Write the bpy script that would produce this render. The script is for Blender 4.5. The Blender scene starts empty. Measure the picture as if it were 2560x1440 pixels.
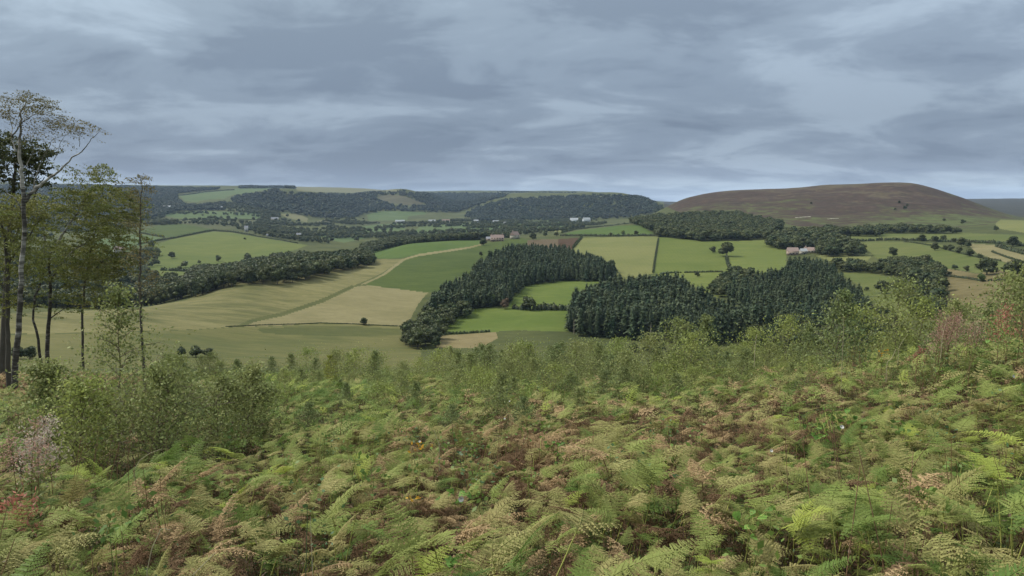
import bpy, math, random
import numpy as np
from mathutils import Vector, Matrix

SC = bpy.context.scene
COL = SC.collection
random.seed(7)
RNG = np.random.default_rng(7)

# ---------------------------------------------------------------- camera
FPX = 1850.0
PITCH = math.radians(6.78)
cam_d = bpy.data.cameras.new("camera"); cam = bpy.data.objects.new("camera", cam_d); COL.objects.link(cam)
cam_d.sensor_width = 36.0; cam_d.lens = 36.0 * FPX / 2560.0
cam_d.clip_start = 0.05; cam_d.clip_end = 60000
cam.location = (0, 0, 0); cam.rotation_euler = (math.pi / 2 - PITCH, 0, 0)
SC.camera = cam

# ---------------------------------------------------------------- exposure, sky, sun
SC.view_settings.view_transform = 'Standard'; SC.view_settings.look = 'None'
SC.view_settings.gamma = 1.0; SC.view_settings.use_curve_mapping = False
SC.view_settings.exposure = 1.55
SKY_GAIN = 0.375          # level of the clouds near the horizon
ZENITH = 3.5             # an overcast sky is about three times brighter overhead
SUN_E = 1.5
SUN_EL, SUN_AZ = math.radians(48), math.radians(-70)     # azimuth from +Y towards +X

world = bpy.data.worlds.new("World"); SC.world = world; world.use_nodes = True
nt = world.node_tree; N = nt.nodes; L = nt.links; N.clear()
def nd(t, **k):
    n = N.new(t)
    for a, b in k.items(): setattr(n, a, b)
    return n
def mth(op, a, b=None, c=None, clamp=False):
    n = nd('ShaderNodeMath', operation=op); n.use_clamp = clamp
    for i, v in enumerate((a, b, c)):
        if v is None: continue
        if isinstance(v, (int, float)): n.inputs[i].default_value = v
        else: L.new(v, n.inputs[i])
    return n.outputs[0]
def mixc(f, a, b):
    n = nd('ShaderNodeMix', data_type='RGBA')
    for s, v in ((n.inputs['Factor'], f), (n.inputs[6], a), (n.inputs[7], b)):
        if isinstance(v, (int, float)): s.default_value = v
        elif isinstance(v, tuple): s.default_value = (*v, 1)
        else: L.new(v, s)
    return n.outputs[2]
def ramp(f, stops, interp='EASE'):
    n = nd('ShaderNodeValToRGB'); cr = n.color_ramp; cr.interpolation = interp
    while len(cr.elements) > 1: cr.elements.remove(cr.elements[-1])
    cr.elements[0].position = stops[0][0]; cr.elements[0].color = (*stops[0][1], 1)
    for p, c in stops[1:]:
        e = cr.elements.new(p); e.color = (*c, 1)
    L.new(f, n.inputs[0]); return n.outputs[0]
tc = nd('ShaderNodeTexCoord'); sep = nd('ShaderNodeSeparateXYZ'); L.new(tc.outputs['Generated'], sep.inputs[0])
zc = mth('MAXIMUM', sep.outputs[2], 0.0)
den = mth('ADD', zc, 0.21)
cmb = nd('ShaderNodeCombineXYZ')
L.new(mth('DIVIDE', sep.outputs[0], den), cmb.inputs[0]); L.new(mth('DIVIDE', sep.outputs[1], den), cmb.inputs[1])
def noise(scale, detail, rough, off, sx=1.0, sy=1.0, dist=0.0):
    mp = nd('ShaderNodeMapping'); L.new(cmb.outputs[0], mp.inputs[0])
    mp.inputs['Location'].default_value = off; mp.inputs['Scale'].default_value = (sx, sy, 1)
    mp.inputs['Rotation'].default_value = (0, 0, math.radians(-18))
    n = nd('ShaderNodeTexNoise'); L.new(mp.outputs[0], n.inputs['Vector'])
    n.inputs['Scale'].default_value = scale; n.inputs['Detail'].default_value = detail
    n.inputs['Roughness'].default_value = rough; n.inputs['Distortion'].default_value = dist
    return n.outputs[0]
big = noise(0.95, 3, 0.5, (1.1, 4.7, 0), 0.7, 0.85, 0.3)
fine = noise(2.6, 9, 0.60, (2.3, 9.2, 0), 0.7, 0.95, 0.4)
huge = noise(0.16, 2, 0.5, (1.0, 5.0, 2.0))
m = mth('ADD', mth('MULTIPLY', big, 0.5), mth('MULTIPLY', fine, 0.5))
dark = (0.172, 0.222, 0.305); midc = (0.222, 0.282, 0.372); lite = (0.318, 0.395, 0.492)
cl = ramp(m, [(0.40, dark), (0.48, midc), (0.58, lite)])
# greyer, slightly greener cloud in places (upper left and centre)
warm = ramp(m, [(0.40, (0.195, 0.245, 0.300)), (0.48, (0.265, 0.330, 0.390)), (0.58, (0.37, 0.455, 0.53))])
wf = mth('MULTIPLY', mth('SMOOTH_MIN', mth('MULTIPLY', mth('MAXIMUM', mth('SUBTRACT', zc, 0.08), 0.0), 6.0), 1.0, 0.2),
         mth('MULTIPLY_ADD', sep.outputs[0], -0.5, 0.72), clamp=True)
cl = mixc(wf, cl, warm)
# elevation profile: bright slot at the horizon, dark belt above it, lighter again higher
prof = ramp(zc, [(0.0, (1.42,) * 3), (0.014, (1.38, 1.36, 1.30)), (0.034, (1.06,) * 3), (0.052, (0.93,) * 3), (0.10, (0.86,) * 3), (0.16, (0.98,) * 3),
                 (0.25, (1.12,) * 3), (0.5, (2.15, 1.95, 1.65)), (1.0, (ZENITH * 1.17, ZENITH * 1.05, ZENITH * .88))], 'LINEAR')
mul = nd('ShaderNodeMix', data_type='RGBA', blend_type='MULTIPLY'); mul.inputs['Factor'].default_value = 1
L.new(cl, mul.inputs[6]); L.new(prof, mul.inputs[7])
sky = nd('ShaderNodeTexSky', sky_type='NISHITA', sun_disc=False)
sky.sun_elevation = SUN_EL; sky.sun_rotation = SUN_AZ
bg1 = nd('ShaderNodeBackground'); L.new(sky.outputs[0], bg1.inputs[0]); bg1.inputs[1].default_value = 0.05
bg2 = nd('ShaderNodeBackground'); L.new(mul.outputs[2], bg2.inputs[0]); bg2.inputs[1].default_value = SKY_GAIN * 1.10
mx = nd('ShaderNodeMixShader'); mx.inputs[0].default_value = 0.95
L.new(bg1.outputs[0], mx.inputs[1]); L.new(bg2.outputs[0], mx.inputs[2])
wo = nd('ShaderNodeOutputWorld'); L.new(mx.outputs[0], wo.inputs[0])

sd = bpy.data.lights.new("sun", 'SUN'); sd.energy = SUN_E; sd.angle = math.radians(14); sd.color = (1.0, 0.965, 0.90)
sun = bpy.data.objects.new("sun", sd); COL.objects.link(sun)
sdir = Vector((math.sin(SUN_AZ) * math.cos(SUN_EL), math.cos(SUN_AZ) * math.cos(SUN_EL), math.sin(SUN_EL)))
sun.rotation_euler = sdir.to_track_quat('Z', 'Y').to_euler()
SC.cycles.max_bounces = 5; SC.cycles.diffuse_bounces = 3; SC.cycles.volume_bounces = 0
SC.cycles.transmission_bounces = 2; SC.cycles.use_denoising = True

# ---------------------------------------------------------------- helpers
def tag(o, label=None, cat=None, group=None, kind=None):
    if label: o['label'] = label
    if cat: o['category'] = cat
    if group: o['group'] = group
    if kind: o['kind'] = kind
    return o
def link(o): COL.objects.link(o); return o
def mesh_q(name, V, F, mat=None, smooth=False):
    me = bpy.data.meshes.new(name); V = np.asarray(V, np.float32); F = np.asarray(F, np.int32)
    me.vertices.add(len(V)); me.vertices.foreach_set('co', V.ravel())
    k = F.shape[1]
    me.loops.add(F.size); me.loops.foreach_set('vertex_index', F.ravel())
    me.polygons.add(len(F)); me.polygons.foreach_set('loop_start', np.arange(0, F.size, k, dtype=np.int32))
    me.polygons.foreach_set('loop_total', np.full(len(F), k, np.int32))
    if smooth: me.polygons.foreach_set('use_smooth', np.ones(len(F), bool))
    if mat: me.materials.append(mat)
    me.update(calc_edges=True); return me
def obj(name, me, parent=None):
    o = bpy.data.objects.new(name, me); link(o)
    if parent: o.parent = parent
    return o
def empty(name, loc=(0, 0, 0), rz=0.0, s=1.0):
    o = bpy.data.objects.new(name, None); link(o); o.location = loc; o.rotation_euler = (0, 0, rz); o.scale = (s, s, s)
    o.empty_display_size = 0.2
    return o
def cat(parts):
    Vs, Fs, n = [], [], 0
    for V, F in parts:
        if len(V) == 0: continue
        Vs.append(np.asarray(V, float)); Fs.append(np.asarray(F) + n); n += len(V)
    return np.concatenate(Vs), np.concatenate(Fs)
def leaf_quads(C, size, asp=0.6, up=0.0, rng=RNG):
    C = np.asarray(C, float); n = len(C)
    a = rng.normal(size=(n, 3)); a /= np.linalg.norm(a, axis=1)[:, None] + 1e-9
    b = rng.normal(size=(n, 3)); b[:, 2] *= (1 - up)
    a[:, 2] *= (1 - up); a /= np.linalg.norm(a, axis=1)[:, None] + 1e-9
    b -= (a * b).sum(1)[:, None] * a; b /= np.linalg.norm(b, axis=1)[:, None] + 1e-9
    s = (np.ones(n) * size if np.isscalar(size) else np.asarray(size))[:, None]
    V = np.stack([C - a * s * .5, C + b * s * asp * .5, C + a * s * .5, C - b * s * asp * .5], 1).reshape(-1, 3)
    return V, np.arange(4 * n).reshape(n, 4)
def tube(P, R, sides=6):
    P = np.asarray(P, float); n = len(P); R = np.ones(n) * R if np.isscalar(R) else np.asarray(R, float)
    T = np.gradient(P, axis=0); T /= np.linalg.norm(T, axis=1)[:, None] + 1e-9
    ref = np.array([0.31, 0.92, 0.21]); A = np.cross(T, ref); A /= np.linalg.norm(A, axis=1)[:, None] + 1e-9
    B = np.cross(T, A); th = np.arange(sides) * 2 * math.pi / sides
    V = P[:, None] + R[:, None, None] * (np.cos(th)[None, :, None] * A[:, None] + np.sin(th)[None, :, None] * B[:, None])
    i = np.arange(n - 1)[:, None] * sides; j = np.arange(sides)[None]; j2 = (j + 1) % sides
    F = np.stack([i + j, i + j2, i + sides + j2, i + sides + j], -1).reshape(-1, 4)
    return V.reshape(-1, 3), F
def boxq(x0, x1, y0, y1, z0, z1):
    V = [(x, y, z) for z in (z0, z1) for x, y in ((x0, y0), (x1, y0), (x1, y1), (x0, y1))]
    F = [(0, 3, 2, 1), (4, 5, 6, 7), (0, 1, 5, 4), (1, 2, 6, 5), (2, 3, 7, 6), (3, 0, 4, 7)]
    return np.array(V, float), np.array(F)
def vnoise(x, y, seed=0):
    xi = np.floor(x).astype(np.int64); yi = np.floor(y).astype(np.int64); fx = x - xi; fy = y - yi
    fx = fx * fx * (3 - 2 * fx); fy = fy * fy * (3 - 2 * fy)
    def h(a, b):
        v = (a * 374761393 + b * 668265263 + seed * 1442695041) & 0x7fffffff
        v = ((v ^ (v >> 13)) * 1274126177) & 0x7fffffff
        return ((v ^ (v >> 16)) & 0xffff) / 65535.0
    return (h(xi, yi) * (1 - fx) + h(xi + 1, yi) * fx) * (1 - fy) + (h(xi, yi + 1) * (1 - fx) + h(xi + 1, yi + 1) * fx) * fy
def fbm(x, y, o=3, seed=0):
    s = 0; a = 0.5; t = 0
    for k in range(o):
        s = s + a * vnoise(x * 2 ** k, y * 2 ** k, seed + k); t += a; a *= .5
    return s / t
def inpoly(px, py, poly):
    px = np.asarray(px, float); py = np.asarray(py, float); r = np.zeros(px.shape, bool); n = len(poly)
    for i in range(n):
        x0, y0 = poly[i]; x1, y1 = poly[(i + 1) % n]
        if y0 == y1: continue
        c = ((y0 > py) != (y1 > py)) & (px < (x1 - x0) * (py - y0) / (y1 - y0) + x0)
        r ^= c
    return r
cP, sP = math.cos(PITCH), math.sin(PITCH)
def project(X, Y, Z):
    dz = Y * cP - Z * sP; up = Y * sP + Z * cP
    dz = np.maximum(dz, 1e-3)
    return 1280 + FPX * X / dz, 720 - FPX * up / dz
def ray(px, py):
    cx = (np.asarray(px, float) - 1280) / FPX; cy = (720 - np.asarray(py, float)) / FPX
    return cx, cP + cy * sP, -sP + cy * cP
def azt(px, py):
    x, y, z = ray(px, py); h = np.hypot(x, y); return np.arctan2(x, y), z / h
def P3(px, py, Y):
    x, y, z = ray(px, py); return np.array([x * Y / y, Y, z * Y / y])

# ---------------------------------------------------------------- materials
def mat_new(name):
    m = bpy.data.materials.new(name); m.use_nodes = True; t = m.node_tree; t.nodes.clear()
    return m, t
class MT:
    def __init__(s, name):
        s.m, s.t = mat_new(name); s.out = s.t.nodes.new('ShaderNodeOutputMaterial')
    def n(s, ty, **k):
        n = s.t.nodes.new(ty)
        for a, b in k.items(): setattr(n, a, b)
        return n
    def l(s, a, b): s.t.links.new(a, b)
    def pos(s, scale=(1, 1, 1), rot=0):
        g = s.n('ShaderNodeNewGeometry'); mp = s.n('ShaderNodeMapping'); s.l(g.outputs['Position'], mp.inputs[0])
        mp.inputs['Scale'].default_value = scale; mp.inputs['Rotation'].default_value = (0, 0, rot); return mp.outputs[0]
    def noise(s, vec, scale, detail=3, rough=.5, dist=0):
        n = s.n('ShaderNodeTexNoise'); s.l(vec, n.inputs['Vector']); n.inputs['Scale'].default_value = scale
        n.inputs['Detail'].default_value = detail; n.inputs['Roughness'].default_value = rough; n.inputs['Distortion'].default_value = dist
        return n.outputs[0]
    def ramp(s, f, stops):
        n = s.n('ShaderNodeValToRGB'); cr = n.color_ramp
        while len(cr.elements) > 1: cr.elements.remove(cr.elements[-1])
        cr.elements[0].position = stops[0][0]; cr.elements[0].color = (*stops[0][1], 1)
        for p, c in stops[1:]: cr.elements.new(p).color = (*c, 1)
        s.l(f, n.inputs[0]); return n.outputs[0]
    def mix(s, f, a, b, bt='MIX'):
        n = s.n('ShaderNodeMix', data_type='RGBA', blend_type=bt)
        for k, v in ((n.inputs['Factor'], f), (n.inputs[6], a), (n.inputs[7], b)):
            if isinstance(v, (int, float)): k.default_value = v
            elif isinstance(v, tuple): k.default_value = (*v, 1)
            else: s.l(v, k)
        return n.outputs[2]
    def math(s, op, a, b=0.0, clamp=False):
        n = s.n('ShaderNodeMath', operation=op); n.use_clamp = clamp
        for i, v in enumerate((a, b)):
            if isinstance(v, (int, float)): n.inputs[i].default_value = v
            else: s.l(v, n.inputs[i])
        return n.outputs[0]
    def surf(s, col, rough=.85, spec=.2, bump=None, bs=.3, bd=1.0, trans=0.0):
        p = s.n('ShaderNodeBsdfPrincipled'); p.inputs['Roughness'].default_value = rough
        p.inputs['Specular IOR Level'].default_value = spec
        if isinstance(col, tuple): p.inputs['Base Color'].default_value = (*col, 1)
        else: s.l(col, p.inputs['Base Color'])
        if bump is not None:
            b = s.n('ShaderNodeBump'); b.inputs['Strength'].default_value = bs; b.inputs['Distance'].default_value = bd
            s.l(bump, b.inputs['Height']); s.l(b.outputs[0], p.inputs['Normal'])
        o = p.outputs[0]
        if trans > 0:
            tr = s.n('ShaderNodeBsdfTranslucent')
            if isinstance(col, tuple): tr.inputs[0].default_value = (*col, 1)
            else: s.l(col, tr.inputs[0])
            ms = s.n('ShaderNodeMixShader'); ms.inputs[0].default_value = trans
            s.l(p.outputs[0], ms.inputs[1]); s.l(tr.outputs[0], ms.inputs[2]); o = ms.outputs[0]
        s.l(o, s.out.inputs[0]); return s.m
def field_mat(name, c1, c2, c3=None, patch=0.012, rot=0.5, stretch=3.0, drills=0.0, bump=0.3):
    def tone(c): l = .3 * c[0] + .6 * c[1] + .1 * c[2]; return tuple((x * .92 + l * .08) * .57 * k for x, k in zip(c, (1.07, 1.0, .78)))
    c1, c2, c3 = tone(c1), tone(c2), (tone(c3) if c3 else None)
    """pasture or crop: broad patches, streaks along the working direction, fine mottling"""
    M = MT(name); v = M.pos(); vs = M.pos((1, stretch, 1), rot)
    a = M.noise(v, patch, 3, .55, .4); b = M.noise(vs, patch * 3.5, 4, .6); c = M.noise(v, 0.45, 3, .7)
    f = M.math('ADD', M.math('MULTIPLY', a, .55), M.math('MULTIPLY', b, .45))
    stops = [(0.40, c1), (0.58, c2)]
    if c3: stops = [(0.40, c1), (0.5, c2), (0.60, c3)]
    col = M.ramp(f, stops)
    g2 = M.noise(vs, .09, 4, .7, .6); f2 = M.math('MULTIPLY', M.math('SUBTRACT', g2, .40, True), 1.5)
    col = M.mix(f2, col, tuple(x * .72 for x in c1))
    col = M.mix(M.math('MULTIPLY', c, .5), col, tuple(x * .60 for x in c1))
    if drills > 0:
        w = M.n('ShaderNodeTexWave', wave_type='BANDS', bands_direction='X'); M.l(M.pos((1, 1, 1), rot), w.inputs['Vector'])
        w.inputs['Scale'].default_value = drills; w.inputs['Distortion'].default_value = 1.2; w.inputs['Detail'].default_value = 2
        w.inputs['Detail Scale'].default_value = 0.4
        col = M.mix(M.math('MULTIPLY', w.outputs[1], .16), col, tuple(x * .7 for x in c1))
    return M.surf(col, .95, .1, c, bump, .5)
def leaf_mat(name, ca, cb, cc=None, trans=.25, nscale=.35, rough=.6, spec=.25, spread=.75):
    """foliage: a tint per plant, mottled leaf by leaf"""
    M = MT(name); oi = M.n('ShaderNodeObjectInfo'); g = M.n('ShaderNodeNewGeometry')
    col = M.mix(oi.outputs['Random'], ca, cb)
    nz = M.noise(M.pos(), nscale * .5, 3, .65)
    if cc: col = M.mix(M.math('MULTIPLY', M.math('SUBTRACT', nz, .40, True), 2.2, True), col, cc)
    rp = g.outputs['Random Per Island']
    v = M.math('ADD', M.math('MULTIPLY', rp, spread), 1 - spread / 2)
    hsv = M.n('ShaderNodeHueSaturation'); M.l(v, hsv.inputs['Value']); M.l(col, hsv.inputs['Color'])
    return M.surf(hsv.outputs[0], rough, spec, trans=trans)
def plain(name, c, rough=.8, var=.25, scale=3.0):
    M = MT(name); nz = M.noise(M.pos(), scale, 3, .6)
    col = M.mix(nz, tuple(x * (1 - var) for x in c), tuple(min(1, x * (1 + var)) for x in c))
    return M.surf(col, rough, .2)

# ---------------------------------------------------------------- the land: heights
# columns of the view: (distance m, row at which that distance lies); rows rise towards hidden hollows
_hid = [(110, 1075), (160, 1085), (230, 1000), (300, 915)]
PROF = {
 -420: [(380,865),(440,795),(490,768),(600,765),(700,748),(900,700),(1200,650),(1500,600),(2000,565),(2600,530),(3500,495),(5000,458),(6500,462),(8000,470)],
 0:    [(380,865),(440,795),(490,768),(600,765),(700,748),(900,700),(1200,650),(1500,600),(2000,565),(2600,530),(3500,495),(5000,457),(6500,461),(8000,470)],
 340:  [(375,860),(430,800),(465,773),(520,768),(600,772),(700,738),(900,690),(1125,650),(1300,615),(1600,585),(2100,558),(2700,530),(3600,495),(5000,464),(6500,468),(8000,474)],
 600:  [(375,862),(440,800),(500,745),(560,703),(620,705),(760,690),(950,668),(1150,635),(1470,588),(1900,570),(2400,545),(2900,520),(3700,485),(4600,468),(6500,468),(8000,472)],
 720:  [(380,860),(445,800),(510,740),(600,678),(660,680),(850,660),(1000,640),(1300,608),(1600,592),(2100,572),(2500,550),(2900,515),(3300,475),(4200,479),(5200,468),(6500,468),(8000,472)],
 900:  [(380,860),(445,800),(520,735),(640,680),(760,650),(850,655),(1000,640),(1300,615),(1700,590),(2300,565),(2900,545),(3400,512),(3900,484),(4500,488),(5500,473),(8000,475)],
 1010: [(385,855),(450,797),(540,732),(640,680),(770,645),(930,612),(1050,615),(1300,610),(1700,588),(2400,562),(3000,545),(3400,510),(3700,475),(4500,490),(6000,479),(8000,480)],
 1150: [(390,845),(470,775),(580,705),(720,650),(880,620),(1000,602),(1150,606),(1400,600),(1900,572),(2600,553),(3200,535),(4200,508),(5200,481),(8000,482)],
 1280: [(392,835),(465,775),(600,702),(780,642),(920,610),(1030,595),(1150,600),(1500,588),(1900,572),(2600,555),(2850,545),(3300,508),(3700,485),(4500,491),(5800,479),(8000,481)],
 1420: [(390,835),(465,775),(600,702),(760,645),(900,610),(1050,592),(1160,584),(1300,580),(1500,577),(1800,572),(2400,556),(2700,545),(3100,510),(3500,486),(4500,492),(5800,480),(8000,481)],
 1550: [(385,845),(500,755),(620,690),(760,640),(920,602),(1050,586),(1250,566),(1450,564),(1700,565),(2300,556),(2700,540),(3000,507),(3300,483),(4500,500),(6000,488),(8000,489)],
 1640: [(385,845),(500,755),(620,690),(760,640),(930,597),(1050,582),(1200,562),(1400,546),(1700,540),(2200,540),(2800,522),(3100,505),(3500,510),(6000,505),(8000,506)],
 1700: [(385,845),(500,755),(620,690),(760,640),(930,598),(1050,582),(1200,562),(1400,538),(1700,510),(1850,501),(2150,515),(2800,525),(6000,505),(8000,506)],
 1830: [(390,845),(500,755),(620,690),(770,640),(930,600),(1050,582),(1200,562),(1400,535),(1700,492),(1900,475),(2150,488),(3000,520),(6000,505),(8000,506)],
 2070: [(400,845),(500,760),(620,690),(780,640),(930,602),(1080,580),(1250,558),(1450,525),(1700,485),(1930,461),(2200,478),(3000,520),(6000,505),(8000,506)],
 2280: [(420,815),(520,745),(640,685),(780,640),(900,607),(1050,585),(1200,566),(1450,530),(1700,485),(1900,458),(2200,478),(3000,510),(6000,500),(8000,501)],
 2415: [(430,790),(520,730),(620,685),(750,640),(880,609),(1030,586),(1200,568),(1450,540),(1700,512),(1850,498),(2200,508),(3500,512),(6000,498),(8000,499)],
 2560: [(440,770),(520,715),(620,675),(740,640),(870,607),(1030,583),(1200,562),(1400,553),(1700,549),(1900,547),(2500,545),(3500,530),(6000,497),(8000,498)],
 2900: [(440,770),(520,715),(620,675),(740,640),(870,607),(1030,583),(1200,562),(1400,553),(1700,549),(1900,547),(2500,545),(3500,530),(6000,497),(8000,498)],
}
cu, cv, ct = [], [], []
for x, pr in PROF.items():
    for d, y in _hid + pr:
        a, t = azt(x, y); cu.append(float(a) * 3.0); cv.append(math.log(d)); ct.append(float(t))
cu = np.array(cu); cv = np.array(cv); ct = np.array(ct); nC = len(cu)
def tker(r2): return 0.5 * r2 * np.log(r2 + 1e-12)
K = tker((cu[:, None] - cu[None]) ** 2 + (cv[:, None] - cv[None]) ** 2) + np.eye(nC) * 1e-4
Pm = np.stack([np.ones(nC), cu, cv], 1)
A_ = np.zeros((nC + 3, nC + 3)); A_[:nC, :nC] = K; A_[:nC, nC:] = Pm; A_[nC:, :nC] = Pm.T
W_ = np.linalg.solve(A_, np.concatenate([ct, np.zeros(3)]))
def tfar(az, d):
    u = (az * 3.0).ravel(); v = np.log(d).ravel(); out = np.empty(len(u))
    for i in range(0, len(u), 20000):
        uu = u[i:i + 20000]; vv = v[i:i + 20000]
        out[i:i + 20000] = tker((uu[:, None] - cu) ** 2 + (vv[:, None] - cv) ** 2) @ W_[:nC] + W_[nC] + W_[nC + 1] * uu + W_[nC + 2] * vv
    return out.reshape(az.shape)
NEAR = {   # top of the bracken: (distance, row)
 -700: [(3,1600),(5,1370),(10,1200),(17,1075),(25,1000),(35,955),(50,925),(62,930)],
 0:    [(3,1600),(5,1370),(10,1200),(17,1075),(25,1000),(35,955),(50,925),(62,930)],
 600:  [(3,1600),(5,1350),(10,1160),(17,1040),(25,978),(35,948),(50,930),(62,935)],
 1280: [(3,1600),(5,1330),(10,1115),(17,1000),(25,955),(35,932),(45,932),(62,950)],
 1900: [(3,1600),(5,1310),(10,1085),(17,962),(25,918),(35,918),(45,940),(62,985)],
 2400: [(3,1590),(5,1290),(10,1035),(17,880),(22,852),(30,868),(45,920),(62,985)],
 2600: [(3,1590),(5,1280),(10,1005),(17,845),(22,820),(30,845),(45,915),(62,985)],
 3300: [(3,1590),(5,1280),(10,1005),(17,845),(22,820),(30,845),(45,915),(62,985)],
}
nu_, nv_, nt_ = [], [], []
for x, pr in NEAR.items():
    for d, y in pr:
        a, t = azt(x, y); nu_.append(float(a) * 2.0); nv_.append(math.log(d)); nt_.append(float(t) - .85 / d)
nu_ = np.array(nu_); nv_ = np.array(nv_); nn_ = len(nu_)
B_ = np.zeros((nn_ + 3, nn_ + 3)); B_[:nn_, :nn_] = tker((nu_[:, None] - nu_[None]) ** 2 + (nv_[:, None] - nv_[None]) ** 2) + np.eye(nn_) * 1e-3
Pn = np.stack([np.ones(nn_), nu_, nv_], 1); B_[:nn_, nn_:] = Pn; B_[nn_:, :nn_] = Pn.T
Wn = np.linalg.solve(B_, np.concatenate([np.array(nt_), np.zeros(3)]))
def znear(X, Y):
    d = np.hypot(X, Y); u = (np.clip(np.arctan2(X, Y), -.8, .8) * 2.0).ravel(); dc = np.clip(d, 3, 62); v = np.log(dc).ravel(); t = np.empty(len(u))
    for i in range(0, len(u), 20000):
        uu, vv = u[i:i + 20000], v[i:i + 20000]
        t[i:i + 20000] = tker((uu[:, None] - nu_) ** 2 + (vv[:, None] - nv_) ** 2) @ Wn[:nn_] + Wn[nn_] + Wn[nn_ + 1] * uu + Wn[nn_ + 2] * vv
    z = t.reshape(X.shape) * np.maximum(dc, d)
    return z + .35 * (fbm(X * .12, Y * .12, 3, 5) - .5) * np.minimum(1, d / 8)
AZ0, AZ1, NA = math.radians(-47), math.radians(47), 1700
azs = np.linspace(AZ0, AZ1, NA)
ds = list(np.geomspace(0.4, 110, 150)); d = 110.0
while d < 8000:
    step = min(d * d * 1.4e-5 if d > 330 else 5.0, 11 + max(0, d - 3800) * .02); d += max(step, 1.3); ds.append(d)
ds = np.array(ds); ND = len(ds)
AZ, DD = np.meshgrid(azs, ds)
GX = DD * np.sin(AZ); GY = DD * np.cos(AZ)
# sample the smooth surface on a coarser azimuth set, then interpolate
azc = np.linspace(AZ0, AZ1, 240); Ac, Dc = np.meshgrid(azc, ds)
Tc = np.zeros_like(Ac); far_rows = ds > 55
Tc[far_rows] = tfar(Ac[far_rows], Dc[far_rows])
Tg = np.stack([np.interp(azs, azc, r) for r in Tc])
zf = Tg * DD + (fbm(GX / 90, GY / 90, 3, 1) - .5) * np.clip((DD - 150) / 500, 0, 1) * 3.0 * np.clip(DD / 1500, .5, 2)
nr_ = ds < 125; zn = np.zeros_like(GX); zn[nr_] = znear(GX[nr_], GY[nr_])
w = np.clip((DD - 58) / 60, 0, 1); w = w * w * (3 - 2 * w)
GZ = zn * (1 - w) + zf * w
TG = GZ / DD
def ground(X, Y):
    X = np.asarray(X, float); Y = np.asarray(Y, float)
    a = np.clip((np.arctan2(X, Y) - AZ0) / (AZ1 - AZ0) * (NA - 1), 0, NA - 1.001); dd = np.hypot(X, Y)
    r = np.clip(np.interp(dd, ds, np.arange(ND)), 0, ND - 1.001)
    ai = a.astype(int); ri = r.astype(int); fa = a - ai; fr = r - ri
    return (GZ[ri, ai] * (1 - fa) + GZ[ri, ai + 1] * fa) * (1 - fr) + (GZ[ri + 1, ai] * (1 - fa) + GZ[ri + 1, ai + 1] * fa) * fr
def hit(px, py, dmin=330.0, dmax=8000.0):
    """where the line of sight through a point of the photograph meets the land"""
    a, t = azt(px, py); c = int(round((float(a) - AZ0) / (AZ1 - AZ0) * (NA - 1))); c = min(max(c, 0), NA - 1)
    k0 = int(np.searchsorted(ds, dmin)); col = TG[k0:, c]; g = np.nonzero(col >= t)[0]
    if len(g) == 0: dd = dmax
    elif g[0] == 0: dd = ds[k0]
    else:
        i = g[0] + k0; t0, t1 = TG[i - 1, c], TG[i, c]; dd = ds[i - 1] + (ds[i] - ds[i - 1]) * (t - t0) / max(1e-9, t1 - t0)
    X = dd * math.sin(a); Y = dd * math.cos(a); return np.array([X, Y, float(ground(X, Y))])

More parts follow.
